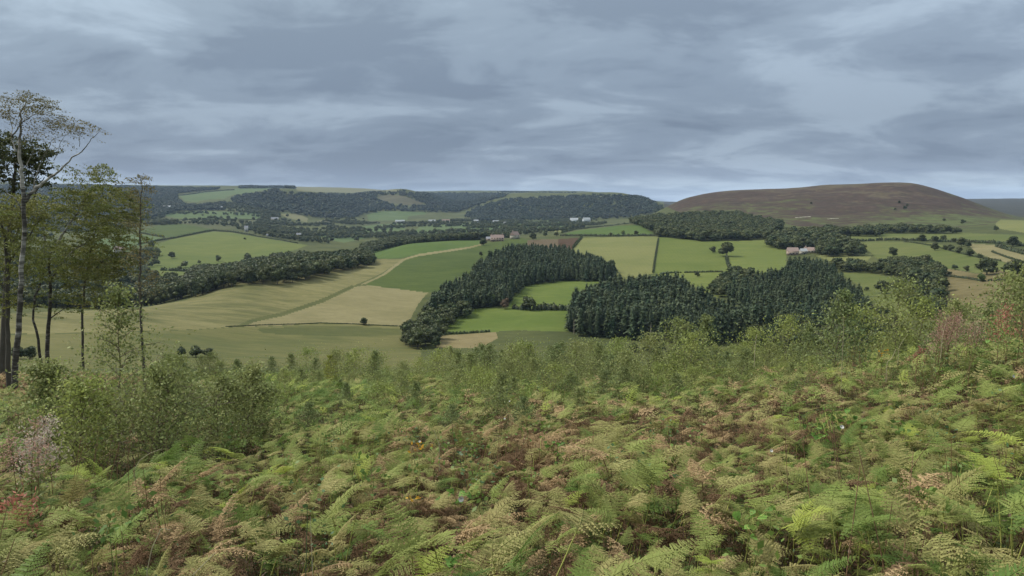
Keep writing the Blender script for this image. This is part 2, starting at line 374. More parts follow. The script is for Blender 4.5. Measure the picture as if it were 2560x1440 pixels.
# ---------------------------------------------------------------- fields: outlines on the land
G = dict
FIELDS = [
 # (label, material key, outline)
 ('wide green-brown hayfield sloping down to the left below the dark tree belt', 'hay', [(-200,790),(340,772),(465,750),(500,735),(552,713),(615,700),(677,690),(715,678),(802,662),(890,652),(925,647),(985,648),(1007,646),(985,662),(960,680),(905,706),(880,716),(800,752),(700,784),(627,800),(590,817),(500,823),(340,828),(-200,840)]),
 ('pale straw field between the diagonal tractor track and the conifers', 'straw', [(905,714),(925,714),(1000,722),(1072,731),(1060,742),(1045,760),(1025,800),(1012,816),(900,810),(800,808),(700,814),(592,818),(628,801),(702,786),(802,754),(882,719)]),
 ('long olive pasture along the bottom of the valley slope', 'olive', [(-200,842),(340,829),(500,824),(590,818),(700,815),(800,809),(900,811),(1012,817),(1050,850),(1060,1000),(-200,1000)]),
 ('bright green strip along the ridge top left of the farm', 'grass_b', [(905,641),(935,628),(1000,610),(1100,601),(1197,595),(1200,611),(1175,617),(1042,636),(1007,645),(985,647),(925,646)]),
 ('dark green sloping field left of the conifer plantation', 'green_d', [(908,708),(960,682),(988,663),(1010,648),(1045,639),(1175,620),(1205,611),(1240,604),(1262,600),(1300,594),(1330,600),(1260,640),(1220,668),(1150,700),(1110,730),(1072,732),(1000,723),(925,714)]),
 ('bright green paddock between the two dark plantations', 'lime', [(1270,770),(1280,735),(1300,712),(1405,701),(1517,698),(1490,710),(1440,735),(1425,775),(1285,772)]),
 ('bright green lower paddock beyond the scrub', 'lime', [(1095,836),(1105,810),(1150,780),(1200,770),(1290,771),(1425,776),(1425,830),(1300,825),(1230,830),(1180,833)]),
 ('bare sandy track edge below the lower paddock', 'sand', [(1090,838),(1180,834),(1240,830),(1245,845),(1200,870),(1090,870)]),
 ('brown ploughed plot behind the conifer plantation', 'plough', [(1395,598),(1452,594),(1432,622),(1395,625)]),
 ('grey-brown worked plot below the farm trees', 'plough_g', [(1318,600),(1395,598),(1395,625),(1318,620)]),
 ('pale yellow-green field above the plantation', 'pale', [(1455,594),(1645,591),(1640,640),(1632,684),(1560,700),(1500,690),(1432,640),(1436,618)]),
 ('fresh green rectangular field with a lone round tree', 'fresh', [(1648,592),(1755,600),(1825,603),(1812,640),(1820,665),(1832,681),(1745,681),(1650,685),(1634,683),(1642,640)]),
 ('light green field left of the pink-roofed farm', 'fresh_p', [(1825,603),(1910,600),(1965,625),(1965,672),(1900,685),(1835,682),(1822,664),(1816,640)]),
 ('small green wedge between plantation and hedge', 'fresh_p', [(1600,690),(1636,686),(1700,682),(1800,681),(1900,684),(1860,730),(1790,745),(1730,712),(1690,700)]),
 ('green field on the shoulder beyond the hedge', 'grass_b', [(1400,589),(1440,577),(1540,565),(1600,562),(1640,588),(1500,590)]),
 ('thin pale strip by the ridge farm', 'pale', [(1365,580),(1372,574),(1407,572),(1404,580)]),
 ('yellow-green rounded hill pasture in the left valley', 'pasture', [(360,700),(385,612),(430,598),(532,579),(575,581),(635,591),(700,602),(770,613),(745,622),(690,640),(640,660),(560,680),(500,690),(420,700)]),
 ('deep green field behind the long hedge in the left valley', 'green_d', [(345,580),(402,562),(455,560),(537,574),(470,587),(415,594),(352,583)]),
 ('small blue-green field left of the long hedge', 'blue_g', [(240,600),(345,584),(408,595),(375,605),(300,640),(200,640)]),
 ('pale pasture strips on the far left valley side', 'blue_g', [(400,534),(440,529),(500,527),(600,530),(655,528),(660,545),(640,548),(530,547),(450,547),(415,540)]),
 ('greyish rough strip below the far pasture strips', 'rough', [(452,550),(640,551),(660,560),(600,568),(570,572),(535,573),(455,559)]),
 ('high pale field under the left skyline', 'blue_g', [(448,488),(500,481),(585,475),(588,471),(680,469),(676,472),(627,482),(580,487),(560,497),(512,499),(492,505),(462,502)]),
 ('pale moorland edge on the skyline', 'pale_far', [(735,467),(760,465),(900,470),(1000,474),(990,479),(930,477),(880,482),(745,478)]),
 ('felled clearing on the wooded knoll', 'clearing', [(945,490),(975,486),(1010,490),(1040,500),(1062,511),(1020,513),(975,507),(950,500)]),
 ('pale field in the middle of the valley', 'blue_g', [(917,537),(940,530),(975,527),(1070,530),(1062,536),(1020,541),(1018,550),(960,551),(922,552)]),
 ('winding pale pastures below the wooded knoll', 'blue_g', [(785,588),(825,578),(900,566),(960,560),(1005,559),(1015,574),(960,586),(860,607),(825,600)]),
 ('patchwork of small pastures on the valley floor', 'blue_g', [(1035,580),(1050,566),(1120,560),(1200,559),(1300,553),(1340,552),(1470,549),(1440,560),(1400,574),(1330,580),(1250,578),(1150,590),(1060,594)]),
 ('small pale clearings among valley trees', 'pale_far', [(785,555),(815,548),(826,556),(800,560)]),
 ('light clearings at the foot of the wooded hill', 'pale_far', [(1160,535),(1200,538),(1215,545),(1165,543)]),
 ('stepped hedged strips below the wooded spur', 'pale_far', [(700,535),(745,534),(770,546),(768,556),(720,545)]),
 ('green slope with scattered trees right of the farm', 'pasture2', [(2125,608),(2185,603),(2345,609),(2424,638),(2500,653),(2520,661),(2500,674),(2440,682),(2350,668),(2330,650),(2260,650),(2190,645),(2170,625)]),
 ('pale band of pasture at the foot of the moor', 'pasture2', [(2095,592),(2140,584),(2310,584),(2400,582),(2560,588),(2700,590),(2700,612),(2560,612),(2440,606),(2310,603),(2180,602)]),
 ('straw-coloured stubble field at the right edge', 'straw', [(2420,609),(2490,612),(2560,638),(2700,665),(2700,700),(2560,668),(2490,649),(2440,632)]),
 ('pale field at the right end of the moor', 'pale', [(2488,558),(2503,549),(2560,551),(2700,553),(2700,586),(2560,582),(2494,571)]),
 ('rough tan heath field at the right edge', 'heath', [(2362,690),(2350,668),(2440,684),(2500,676),(2560,670),(2700,702),(2700,830),(2560,840),(2440,830),(2380,800),(2350,740)]),
 ('small green meadow behind the plantation corner', 'pasture2', [(2100,683),(2160,680),(2262,700),(2262,735),(2230,740),(2150,742),(2150,715)]),
 ('green meadow glimpsed between the woods', 'pasture2', [(2150,744),(2262,740),(2285,780),(2250,830),(2160,830)]),
 ('pale yard fields below the pink-roofed farm', 'pale', [(2040,640),(2060,636),(2180,637),(2170,652),(2080,655)]),
 ('pale worn track curving between the green ridge fields', 'straw', [(903,711),(958,684),(1004,648),(1042,636),(1175,616),(1205,609),(1205,612),(1175,621),(1045,641),(1012,650),(966,685),(914,711)]),
 ('darker grassy furrow running diagonally between hayfield and straw field', 'furrow', [(586,818),(626,798),(700,782),(800,749),(880,713),(886,719),(806,757),(706,790),(636,805),(606,818)]),
 ('darker green sweep in the bottom pasture', 'furrow', [(640,822),(740,817),(860,815),(1000,822),(1010,838),(900,842),(760,838),(660,834)]),
 ('green field fragment between tree belts', 'pasture2', [(400,700),(520,672),(560,672),(600,678),(520,690),(440,706)]),
]
MOOR = [(1655,512),(1680,512),(1697,500),(1740,484),(1814,473),(1911,465),(2068,457),(2185,453),(2283,454),(2330,464),(2365,478),(2415,497),(2500,525),(2560,546),(2700,547),(2700,554),(2500,548),(2488,560),(2380,572),(2200,572),(2000,566),(1900,545),(1830,530),(1700,532)]
# ---------------------------------------------------------------- woods: canopy outlines
W_CON = [
 ('tall dark conifer in the plantation beside the dark green field', 'conifers of the left plantation', 13.0, 4.2, 380,
  [(1075,745),(1110,705),(1150,690),(1180,668),(1205,642),(1250,622),(1300,610),(1330,605),(1425,612),(1440,628),(1500,635),(1515,652),(1532,645),(1550,668),(1545,690),(1517,703),(1405,703),(1305,715),(1288,745),(1265,765),(1190,770),(1120,790),(1060,800)]),
 ('tall dark conifer in the big central plantation', 'conifers of the central plantation', 16.5, 4.4, 365,
  [(1420,800),(1420,752),(1445,722),(1500,703),(1540,688),(1620,682),(1690,688),(1725,700),(1765,724),(1800,745),(1850,750),(1900,760),(1960,790),(1950,840),(1750,868),(1600,850),(1500,845),(1422,835)]),
 ('blue-green conifer in the right half of the central plantation', 'conifers of the right half of the central plantation', 11.5, 4.2, 380,
  [(1790,715),(1850,700),(1900,680),(1955,668),(1975,642),(2045,642),(2085,665),(2110,688),(2160,718),(2175,750),(2180,800),(2100,830),(1980,850),(1900,800),(1840,760)]),
]
W_BRO = [
 ('broadleaf tree in the lower end of the left plantation', 'broadleaf trees below the left plantation', 8, 6.5, 350, 'b', [(1000,850),(1008,820),(1035,795),(1060,762),(1085,735),(1120,745),(1190,765),(1262,762),(1200,778),(1130,812),(1110,835),(1090,870),(1000,870)]),
 ('broadleaf tree in the belt right of the central plantation', 'broadleaf trees of the right-hand belt', 8.5, 7, 430, 'b', [(2045,655),(2060,645),(2200,652),(2260,640),(2307,638),(2350,655),(2366,690),(2352,715),(2360,760),(2340,800),(2280,790),(2262,740),(2262,698),(2195,684),(2105,680)]),
 ('small broadleaf tree in the hollow below the central plantation', 'broadleaf trees below the central plantation', 9, 8, 340, 'b', [(1880,800),(1960,770),(2060,770),(2170,750),(2240,790),(2260,860),(2000,900),(1860,890)]),
 ('broadleaf tree in the wood at the foot of the moor', 'trees of the wood below the moor', 11, 8.5, 900, 'b', [(1560,552),(1590,542),(1638,531),(1740,524),(1833,524),(1892,540),(1950,550),(1958,562),(1940,590),(1911,598),(1755,603),(1650,592),(1610,570)]),
 ('broadleaf tree in the wood behind the pink-roofed farm', 'trees behind the pink-roofed farm', 12, 9, 700, 'b', [(1908,602),(1925,585),(1960,570),(2080,568),(2110,590),(2170,612),(2188,626),(2180,638),(2060,642),(2040,628),(1985,625),(1930,622)]),
 ('broadleaf tree in the line along the foot of the moor', 'trees along the foot of the moor', 10, 9.5, 1000, 'b', [(1958,562),(2100,566),(2200,560),(2300,562),(2400,565),(2490,570),(2500,582),(2380,584),(2210,583),(2190,602),(2120,604),(2060,580)]),
]
W_BRO.append(('dark broadleaf tree in the corner between the green fields and the central plantation', 'dark trees in the plantation corner', 8, 6.5, 450, 'b', [(1765,722),(1785,698),(1810,684),(1832,668),(1865,668),(1905,685),(1900,712),(1850,735),(1780,745)]))
W_TOP = [  # belts that stand behind a rise: only their crowns show
 ('broadleaf tree in the belt behind the hayfield', 'trees of the belt behind the hayfield', 11, 8.5, 540, 900, [(-100,790),(-100,730),(100,735),(250,730),(345,705),(400,692),(470,690),(490,662),(510,652),(530,664),(590,660),(610,632),(625,617),(642,626),(690,632),(700,622),(760,616),(860,602),(910,606),(930,640),(890,652),(802,664),(677,692),(552,716),(465,752),(345,774)]),
 ('broadleaf tree in the belt behind the bright ridge strip', 'trees of the belt behind the ridge strip', 10, 9, 1010, 1500, [(905,610),(940,602),(980,592),(1060,588),(1190,583),(1300,588),(1300,600),(1197,600),(1007,613),(935,630),(905,640)]),
]
FOREST = [
 ([(-300,460),(200,461),(545,468),(560,472),(450,483),(440,490),(458,505),(490,510),(540,502),(562,502),(562,526),(500,526),(440,529),(400,545),(300,560),(-300,560)], 14, 18, 2000),
 ([(585,486),(640,480),(690,471),(740,480),(880,484),(930,478),(985,475),(1007,473),(1040,480),(1100,481),(1170,480),(1240,482),(1290,486),(1240,497),(1190,515),(1150,530),(1060,530),(970,526),(920,532),(880,545),(800,546),(720,532),(640,522),(575,505)], 14, 19, 2000),
 ([(1180,520),(1260,495),(1400,487),(1500,484),(1570,486),(1600,488),(1654,511),(1660,530),(1560,545),(1420,550),(1200,553),(1160,540)], 13, 18, 2000),
 ([(590,471),(600,463),(735,464),(745,470),(735,472),(700,470)], 14, 20, 3500),
 ([(1240,481),(1250,477),(1300,478),(1440,479),(1440,482),(1290,482)], 10, 25, 3500),
]
SCATTER = [ # polygon, spacing, height, cover, dmin
 ([(640,548),(660,530),(700,530),(780,548),(870,540),(920,545),(1000,552),(1180,545),(1480,545),(1560,550),(1500,562),(1400,580),(1300,590),(1150,592),(1000,592),(860,607),(790,612),(740,603),(650,588),(600,577),(580,572)], 14, 9, .42, 1100),
 ([(405,525),(655,515),(700,545),(660,575),(540,574),(455,560),(405,545)], 20, 9, .30, 1500),
 ([(560,500),(700,520),(700,545),(600,530),(560,520)], 16, 10, .6, 1800),
 ([(400,610),(780,612),(700,650),(560,690),(400,700)], 60, 7, .25, 900),
 ([(2100,590),(2560,600),(2560,700),(2420,690),(2200,650)], 42, 6, .22, 560),
 ([(250,700),(360,610),(400,600),(390,700),(340,760),(250,770)], 14, 9, .5, 600),
 ([(360,560),(390,545),(455,550),(452,560),(400,563)], 11, 9, .95, 1600),
 ([(2190,586),(2560,592),(2560,612),(2450,606),(2190,603)], 16, 8, .30, 700),
 ([(2440,600),(2560,606),(2700,610),(2700,622),(2560,622),(2500,616)], 11, 8, .8, 600),
 ([(2500,655),(2560,662),(2700,690),(2700,720),(2560,700)], 10, 9, .6, 500),
 ([(1490,840),(1100,850),(1100,836),(1230,826),(1420,832),(1600,850),(1900,870),(1900,890),(1480,880)], 7, 5, .8, 340),
 ([(-100,760),(340,720),(380,700),(350,640),(200,620),(-100,620)], 15, 10, .45, 600),
 ([(-100,620),(400,560),(400,530),(-100,540)], 17, 10, .55, 1300),
]

# ---------------------------------------------------------------- ground materials
FM = {
 'hay':   field_mat('hay_meadow', (.150,.165,.070), (.28,.265,.130), (.34,.32,.17), .010, .9, 4.0, 0, .4),
 'straw': field_mat('straw_stubble', (.27,.255,.14), (.36,.33,.20), None, .016, .7, 3.0, .10),
 'olive': field_mat('olive_pasture', (.135,.160,.060), (.205,.205,.085), (.24,.23,.105), .009, 1.57, 5.0, 0),
 'furrow': field_mat('furrow_grass', (.110,.135,.050), (.155,.170,.066), None, .02, .9, 3.0, 0),
 'grass_b': field_mat('bright_grass', (.085,.160,.038), (.130,.205,.050), None, .014, .4, 3.0, 0),
 'green_d': field_mat('dark_grass', (.078,.125,.030), (.120,.170,.042), None, .014, .9, 3.0, .06),
 'lime': field_mat('lush_grass', (.130,.200,.038), (.185,.250,.060), None, .018, .3, 2.0, 0),
 'sand': field_mat('sandy_track', (.26,.22,.12), (.34,.29,.18), None, .03, 0, 1, 0),
 'plough': field_mat('ploughed_soil', (.10,.060,.042), (.13,.08,.055), None, .03, 1.57, 6, .25),
 'plough_g': field_mat('worked_soil', (.17,.13,.095), (.21,.17,.125), None, .03, 1.57, 6, .25),
 'pale': field_mat('pale_grass', (.215,.250,.095), (.285,.300,.125), None, .014, 0.05, 5, .08),
 'fresh': field_mat('fresh_grass', (.145,.205,.045), (.200,.250,.065), None, .014, 0.1, 4, .08),
 'fresh_p': field_mat('light_grass', (.165,.225,.055), (.225,.270,.075), None, .014, 0.4, 3, 0),
 'pasture': field_mat('yellow_green_pasture', (.135,.190,.050), (.205,.245,.070), None, .006, 1.2, 3, 0),
 'pasture2': field_mat('valley_pasture', (.135,.185,.055), (.205,.230,.080), None, .010, 1.3, 3, 0),
 'blue_g': field_mat('cool_pasture', (.105,.175,.070), (.150,.215,.095), None, .006, 1.4, 3, 0),
 'rough': field_mat('rough_pasture', (.11,.13,.065), (.15,.165,.08), None, .010, 1.4, 3, 0),
 'pale_far': field_mat('bleached_moor_grass', (.19,.205,.115), (.26,.26,.16), None, .004, 1.4, 4, 0),
 'clearing': field_mat('felled_ground', (.105,.105,.070), (.18,.175,.115), None, .010, 1.2, 3, 0),
 'heath': field_mat('tan_heath', (.170,.145,.070), (.245,.215,.115), (.28,.24,.14), .03, .3, 1.5, 0, .5),
 'ridge': field_mat('far_ridge', (.060,.062,.050), (.085,.080,.066), None, .004, 1.4, 4, 0),
 'land': field_mat('valley_ground', (.085,.110,.042), (.150,.170,.065), None, .012, 1.4, 3, 0),
}
def moor_mat():
    M = MT('heather_moor'); g = M.n('ShaderNodeNewGeometry'); s = M.n('ShaderNodeSeparateXYZ'); M.l(g.outputs['Position'], s.inputs[0])
    v = M.pos(); vs = M.pos((.55, 1.1, 1.4), .35)
    a = M.noise(vs, .008, 5, .62, .8); b = M.noise(v, .05, 4, .7); c = M.noise(M.pos((1,1,1)), .0035, 2, .5)
    h = M.math('MULTIPLY_ADD', s.outputs[2], .0085); h.node.inputs[2].default_value = .57    # heather upslope, grass downslope
    f = M.math('ADD', M.math('ADD', M.math('MULTIPLY', h, .75), M.math('MULTIPLY', M.math('SUBTRACT', a, .22), .8)), M.math('MULTIPLY', c, .3))
    f = M.math('ADD', f, M.math('MULTIPLY', M.math('SUBTRACT', 760.0, s.outputs[0]), .00010))     # the western flank is all heather
    f = M.math('ADD', f, M.math('MULTIPLY', M.math('SUBTRACT', M.noise(M.pos((1, 1, 1), .6), .022, 5, .7, 1.2), .5), 1.1))
    col = M.ramp(f, [(.50, (.080,.098,.032)), (.62, (.072,.074,.028)), (.70, (.060,.045,.027)), (.80, (.046,.029,.021)), (.92, (.062,.040,.028)), (1.0, (.085,.066,.038))])
    col = M.mix(M.math('MULTIPLY', M.math('SUBTRACT', b, .42, True), 3.2, True), col, (.030,.022,.014))
    return M.surf(col, .95, .1, b, .6, 2.0)
FM['moor'] = moor_mat()
def under_mat():
    M = MT('bracken_litter'); v = M.pos()
    col = M.ramp(M.noise(v, 1.6, 5, .65), [(.35, (.030,.024,.012)), (.5, (.060,.040,.020)), (.62, (.060,.068,.022)), (.75, (.10,.075,.04))])
    return M.surf(col, .95, .1, M.noise(v, 14, 4, .7), .9, .05)
UNDER = under_mat()

# ---------------------------------------------------------------- the land: one sheet, divided into its fields
fx = (GX[:-1, :-1] + GX[1:, 1:]) / 2; fy = (GY[:-1, :-1] + GY[1:, 1:]) / 2
fz = (GZ[:-1, :-1] + GZ[1:, 1:] + GZ[:-1, 1:] + GZ[1:, :-1]) / 4
ppx, ppy = project(fx, fy, fz)
fdist = np.hypot(fx, fy)
wob = (fbm(fx / 14, fy / 14, 2, 9) - .5) * 2.0
reg = np.zeros(fx.shape, np.int32)
farm_ = fdist > 285
hidden_guard = {}
for i, (lab, mk, poly) in enumerate(FIELDS):
    q = np.array(poly, float); m_ = farm_ & (ppx > q[:, 0].min() - 3) & (ppx < q[:, 0].max() + 3) & (ppy > q[:, 1].min() - 3) & (ppy < q[:, 1].max() + 3)
    idx = np.nonzero(m_); ins = inpoly(ppx[idx] + wob[idx], ppy[idx] + wob[idx] * .35, poly)
    # keep to the slope that the outline was seen on
    dref = [np.hypot(*hit(x, y)[:2]) for x, y in poly] + [np.hypot(*hit(*(q.mean(0) * .5 + np.array(p) * .5))[:2]) for p in poly]
    ok = (fdist[idx] > min(dref) * .9) & (fdist[idx] < np.percentile(dref, 92) * 1.18)
    ins &= ok; reg[idx[0][ins], idx[1][ins]] = i + 1
MOOR_ID = len(FIELDS) + 1; SLOPE_ID = MOOR_ID + 1
mm = inpoly(ppx, ppy, MOOR) & (fdist > 1150) & (fdist < 2300) | ((fx / fdist > .22) & (fdist > 1880) & (fdist < 2600))
reg[mm] = MOOR_ID
far_moor = (fdist > 2550) & ((reg == 0) | (reg == MOOR_ID)) & (fx / fdist > .20)
RIDGE_ID = SLOPE_ID + 1; reg[far_moor] = RIDGE_ID
reg[(fdist < 110)] = SLOPE_ID
fi, fj = np.meshgrid(np.arange(ND - 1), np.arange(NA - 1), indexing='ij')
vid = fi * NA + fj
allV = np.stack([GX, GY, GZ], -1).reshape(-1, 3)
def land_piece(name, sel, mat):
    v = vid[sel]; F = np.stack([v, v + 1, v + NA + 1, v + NA], 1)
    u, inv = np.unique(F, return_inverse=True)
    me = mesh_q(name, allV[u], inv.reshape(F.shape), mat, True)
    o = obj(name, me); o['kind'] = 'structure'; return o
land_piece('terrain', reg == 0, FM['land'])
o = land_piece('hills', reg == MOOR_ID, FM['moor']); o['label'] = 'long flat-topped hill of brown heather turning green at its foot'
o = land_piece('hills', reg == RIDGE_ID, FM['ridge']); o['label'] = 'dark distant moorland ridge beyond the heather hill'
o = land_piece('ground', reg == SLOPE_ID, UNDER)
rr_ = np.unique(np.concatenate([np.arange(0, ND - 1, 6), [ND - 1]])); wa = np.linspace(AZ1, AZ0 + 2 * math.pi, 70)
wt = (wa - wa[0]) / (wa[-1] - wa[0]); wt = wt * wt * (3 - 2 * wt)
wz = GZ[rr_, -1][:, None] * (1 - wt) + GZ[rr_, 0][:, None] * wt; wd = ds[rr_][:, None]
wV = np.stack([wd * np.sin(wa), wd * np.cos(wa), wz], -1).reshape(-1, 3); ii, jj = np.meshgrid(np.arange(len(rr_) - 1), np.arange(69), indexing='ij'); v = (ii * 70 + jj).ravel()
wF = np.stack([v, v + 1, v + 71, v + 70], 1); nearF = (ds[rr_][ii.ravel()] < 110)
for nm_, sel_, mt_ in (('ground', nearF, UNDER), ('terrain', ~nearF, FM['land'])):
    u, inv = np.unique(wF[sel_], return_inverse=True); o = obj(nm_, mesh_q(nm_, wV[u], inv.reshape(-1, 4), mt_, True)); o['kind'] = 'structure'
for i, (lab, mk, poly) in enumerate(FIELDS):
    s_ = reg == i + 1
    if s_.sum() < 4: continue
    o = land_piece('field', s_, FM[mk]); o['label'] = lab

# ---------------------------------------------------------------- foliage materials
LM = {
 'conifer': leaf_mat('conifer_needles', (.022,.044,.022), (.052,.070,.034), (.066,.078,.032), .10, .25),
 'larch': leaf_mat('larch_needles', (.028,.055,.026), (.066,.086,.038), (.080,.090,.036), .12, .2),
 'broad': leaf_mat('broadleaf_green', (.024,.044,.014), (.072,.086,.026), (.085,.080,.026), .15, .2),
 'broad_y': leaf_mat('broadleaf_light', (.085,.120,.030), (.10,.13,.035), None, .2, .2),
 'broad_r': leaf_mat('broadleaf_rusty', (.10,.065,.040), (.12,.08,.045), None, .2, .2),
 'far': leaf_mat('forest_green', (.018,.036,.019), (.036,.052,.024), (.042,.044,.022), .10, .02),
 'hedge': leaf_mat('hedge_green', (.036,.055,.022), (.055,.075,.028), (.075,.065,.030), .15, .15),
 'birch': leaf_mat('birch_leaves', (.115,.145,.036), (.160,.175,.046), (.18,.155,.045), .35, .6),
 'birch_pale': leaf_mat('birch_leaves_pale', (.125,.120,.050), (.165,.150,.065), (.19,.15,.07), .35, .6),
 'darkleaf': leaf_mat('dark_leaves', (.070,.080,.028), (.09,.095,.034), None, .25, .6),
 'sap': leaf_mat('sapling_leaves', (.185,.220,.075), (.235,.255,.090), (.26,.26,.10), .35, 1.2),
 'sap_g': leaf_mat('sapling_leaves_deep', (.150,.195,.078), (.190,.220,.080), (.21,.225,.085), .35, 1.2),
 'sap_b': leaf_mat('sapling_leaves_fresh', (.210,.260,.070), (.260,.295,.080), (.28,.29,.09), .35, 1.2),
 'sap_y': leaf_mat('sapling_leaves_yellow', (.23,.25,.040), (.27,.28,.05), None, .4, 1.2),
}
BM = {
 'green': leaf_mat('bracken_green', (.180,.235,.056), (.262,.298,.082), (.300,.285,.105), .35, 3.0, .6, .12, .26),
 'deep': leaf_mat('bracken_deep_green', (.085,.150,.034), (.140,.205,.048), (.20,.23,.06), .35, 3.0, .6, .12, .26),
 'lime': leaf_mat('bracken_lime', (.300,.355,.070), (.350,.390,.085), None, .4, 3.0, .6, .12, .2),
 'olive': leaf_mat('bracken_olive', (.250,.250,.085), (.330,.308,.122), (.33,.26,.120), .3, 3.0, .7, .1, .28),
 'brown': leaf_mat('bracken_brown', (.150,.090,.050), (.225,.150,.085), (.125,.075,.042), .2, 3.0, .8, .1, .38),
 'pink': leaf_mat('bracken_dry_tan', (.345,.240,.128), (.415,.295,.160), (.26,.172,.088), .2, 3.0, .8, .1, .32),
}
BARK = plain('grey_bark', (.085,.075,.060), .9, .4, 6)
STALK = plain('bracken_stalk', (.30,.31,.08), .6, .3, 8)
STALKB = plain('dry_bracken_stalk', (.17,.10,.055), .8, .3, 8)
def birch_bark():
    M = MT('birch_bark'); v = M.pos((1.5, 1.5, 9)); 
    nz = M.noise(v, 1.0, 4, .7); big = M.noise(M.pos((1, 1, .7)), .8, 2, .5)
    g = M.n('ShaderNodeNewGeometry'); sp = M.n('ShaderNodeSeparateXYZ'); M.l(g.outputs['Position'], sp.inputs[0])
    old = M.n('ShaderNodeMapRange'); M.l(sp.outputs[2], old.inputs[0])       # old rugged bark low down, white above
    for k_, v_ in enumerate((-5.0, -1.2, -.10, .03)): old.inputs[k_ + 1].default_value = v_
    f = M.math('ADD', M.math('ADD', M.math('MULTIPLY', nz, .6), M.math('MULTIPLY', big, .4)), old.outputs[0])
    col = M.ramp(f, [(.42, (.045,.040,.034)), (.50, (.16,.15,.13)), (.60, (.36,.345,.31))])
    return M.surf(col, .8, .2)
BIRCH = birch_bark(); 
DARKBARK = plain('dark_bark', (.075,.068,.055), .9, .4, 5)

# ---------------------------------------------------------------- tree shapes
def ico(sub=2):
    import bmesh
    bm = bmesh.new(); bmesh.ops.create_icosphere(bm, subdivisions=sub, radius=1)
    V = np.array([v.co[:] for v in bm.verts]); F = np.array([[v.index for v in f.verts] for f in bm.faces]); bm.free(); return V, F
icoV, icoF = ico(2)
def uvq(nu=8, nv=5):
    th = np.linspace(0, 2 * math.pi, nu, endpoint=False); ph = np.linspace(.25, math.pi - .25, nv)
    V = np.stack([np.sin(ph)[:, None] * np.cos(th), np.sin(ph)[:, None] * np.sin(th), np.cos(ph)[:, None] * np.ones(nu)], -1).reshape(-1, 3)
    F = [(i * nu + j, i * nu + (j + 1) % nu, (i + 1) * nu + (j + 1) % nu, (i + 1) * nu + j) for i in range(nv - 1) for j in range(nu)]
    return V, np.array(F)
UV, UF = uvq()
def conifer_crown(h, r, levels, k, rng, bare=.12, ragged=.25, pw=.75):
    parts = []; core = []
    for i in range(levels):
        s = i / (levels - 1); z = h * (bare + (1 - bare) * s); rr = r * ((1 - s) ** pw) * (1 + ragged * rng.normal() * .6) * (.75 if s < .1 else 1) + .12
        kk = max(4, int(k * (1 - s * .6)))
        for j in range(kk):
            a = rng.uniform(0, 6.283); R = rr * rng.uniform(.7, 1.2); wd = .22 * r + .25 * rng.random()
            c, n_ = math.cos(a), math.sin(a); dz = -R * rng.uniform(.15, .45); up = rng.uniform(-.2, .35)
            p0 = np.array([c * .1, n_ * .1, z]); pm = np.array([c * R * .55, n_ * R * .55, z + dz * .25 + up * .4]); p1 = np.array([c * R, n_ * R, z + dz])
            sd = np.array([-n_, c, rng.uniform(-.5, .5)]) * wd
            parts.append(([p0, pm - sd, p1, pm + sd], [[0, 1, 2, 3]]))
    prof = [(0.1, .62), (.35, .50), (.65, .30), (.9, .10)]
    P = [(0, 0, h * (bare + (1 - bare) * s)) for s, _ in prof]; R = [r * q for _, q in prof]
    parts.append(tube(P, R, 7))
    return cat(parts)
def broad_crown(h, w, n, rng, lobes=9, leaf=.85):
    parts = []; cz = h * .60
    L_ = [(0, 0, cz, w * .36, h * .34)]
    for i in range(lobes):
        a = i * 2.399 + rng.uniform(-.3, .3); rr = w * rng.uniform(.20, .34); z = h * rng.uniform(.30, .86); sh = 1 - abs(z / h - .5) * .9
        L_.append((math.cos(a) * rr * sh * 1.1, math.sin(a) * rr * sh * 1.1, z, w * rng.uniform(.17, .27), h * rng.uniform(.13, .20)))
    tot = sum(l[3] ** 2 for l in L_)
    for (x, y, z, a, b) in L_:
        parts.append((UV * np.array([a * .80, a * .80, b * .80]) + np.array([x, y, z]), UF))
        m_ = max(8, int(n * a * a / tot)); dv = rng.normal(size=(m_, 3)); dv /= np.linalg.norm(dv, axis=1)[:, None]
        C = dv * np.array([a, a, b]) * rng.uniform(.82, 1.12, (m_, 1)) + np.array([x, y, z])
        parts.append(leaf_quads(C, rng.uniform(.6, 1.25, m_) * leaf, .8, rng=rng))
    return cat(parts)
def trunk_mesh(name, h, r, mat, lean=0.0):
    P = [(0, 0, -.6), (lean * .1, 0, h * .3), (lean * .3, 0, h * .65), (lean * .6, .0, h)]
    return mesh_q(name, *tube(P, [r, r * .75, r * .5, r * .2], 6), mat)
con_cr = [mesh_q('conifer_crown', *conifer_crown(1.0 * 18, rr, 26, 11, np.random.default_rng(i), ba, .3), LM['conifer']) for i, (rr, ba) in enumerate([(2.9, .10), (2.5, .25), (3.3, .06), (2.7, .18)])]
con_rd = [mesh_q('conifer_crown', *conifer_crown(18, rr, 20, 13, np.random.default_rng(80 + i), ba, .55, .45), LM['larch']) for i, (rr, ba) in enumerate([(3.6, .15), (3.1, .3), (3.9, .12)])]
con_tr = [trunk_mesh('conifer_trunk', 17, .24, BARK)]
con_bare = [mesh_q('conifer_crown', *conifer_crown(18, 2.3, 12, 10, np.random.default_rng(30 + i), .60, .3), LM['conifer']) for i in range(2)]
PALEBARK = plain('pale_conifer_bark', (.30,.26,.20), .9, .3, 4)
con_trp = trunk_mesh('conifer_trunk', 17, .30, PALEBARK)
bro_cr = [mesh_q('broadleaf_crown', *broad_crown(10, 9, 950, np.random.default_rng(40 + i), lb), LM['broad']) for i, lb in enumerate([9, 7, 11, 8])]
bro_tr = [trunk_mesh('broadleaf_trunk', 6.5, .32, BARK)]
bro_y = mesh_q('broadleaf_crown', *broad_crown(10, 9, 950, np.random.default_rng(50), 9), LM['broad_y'])
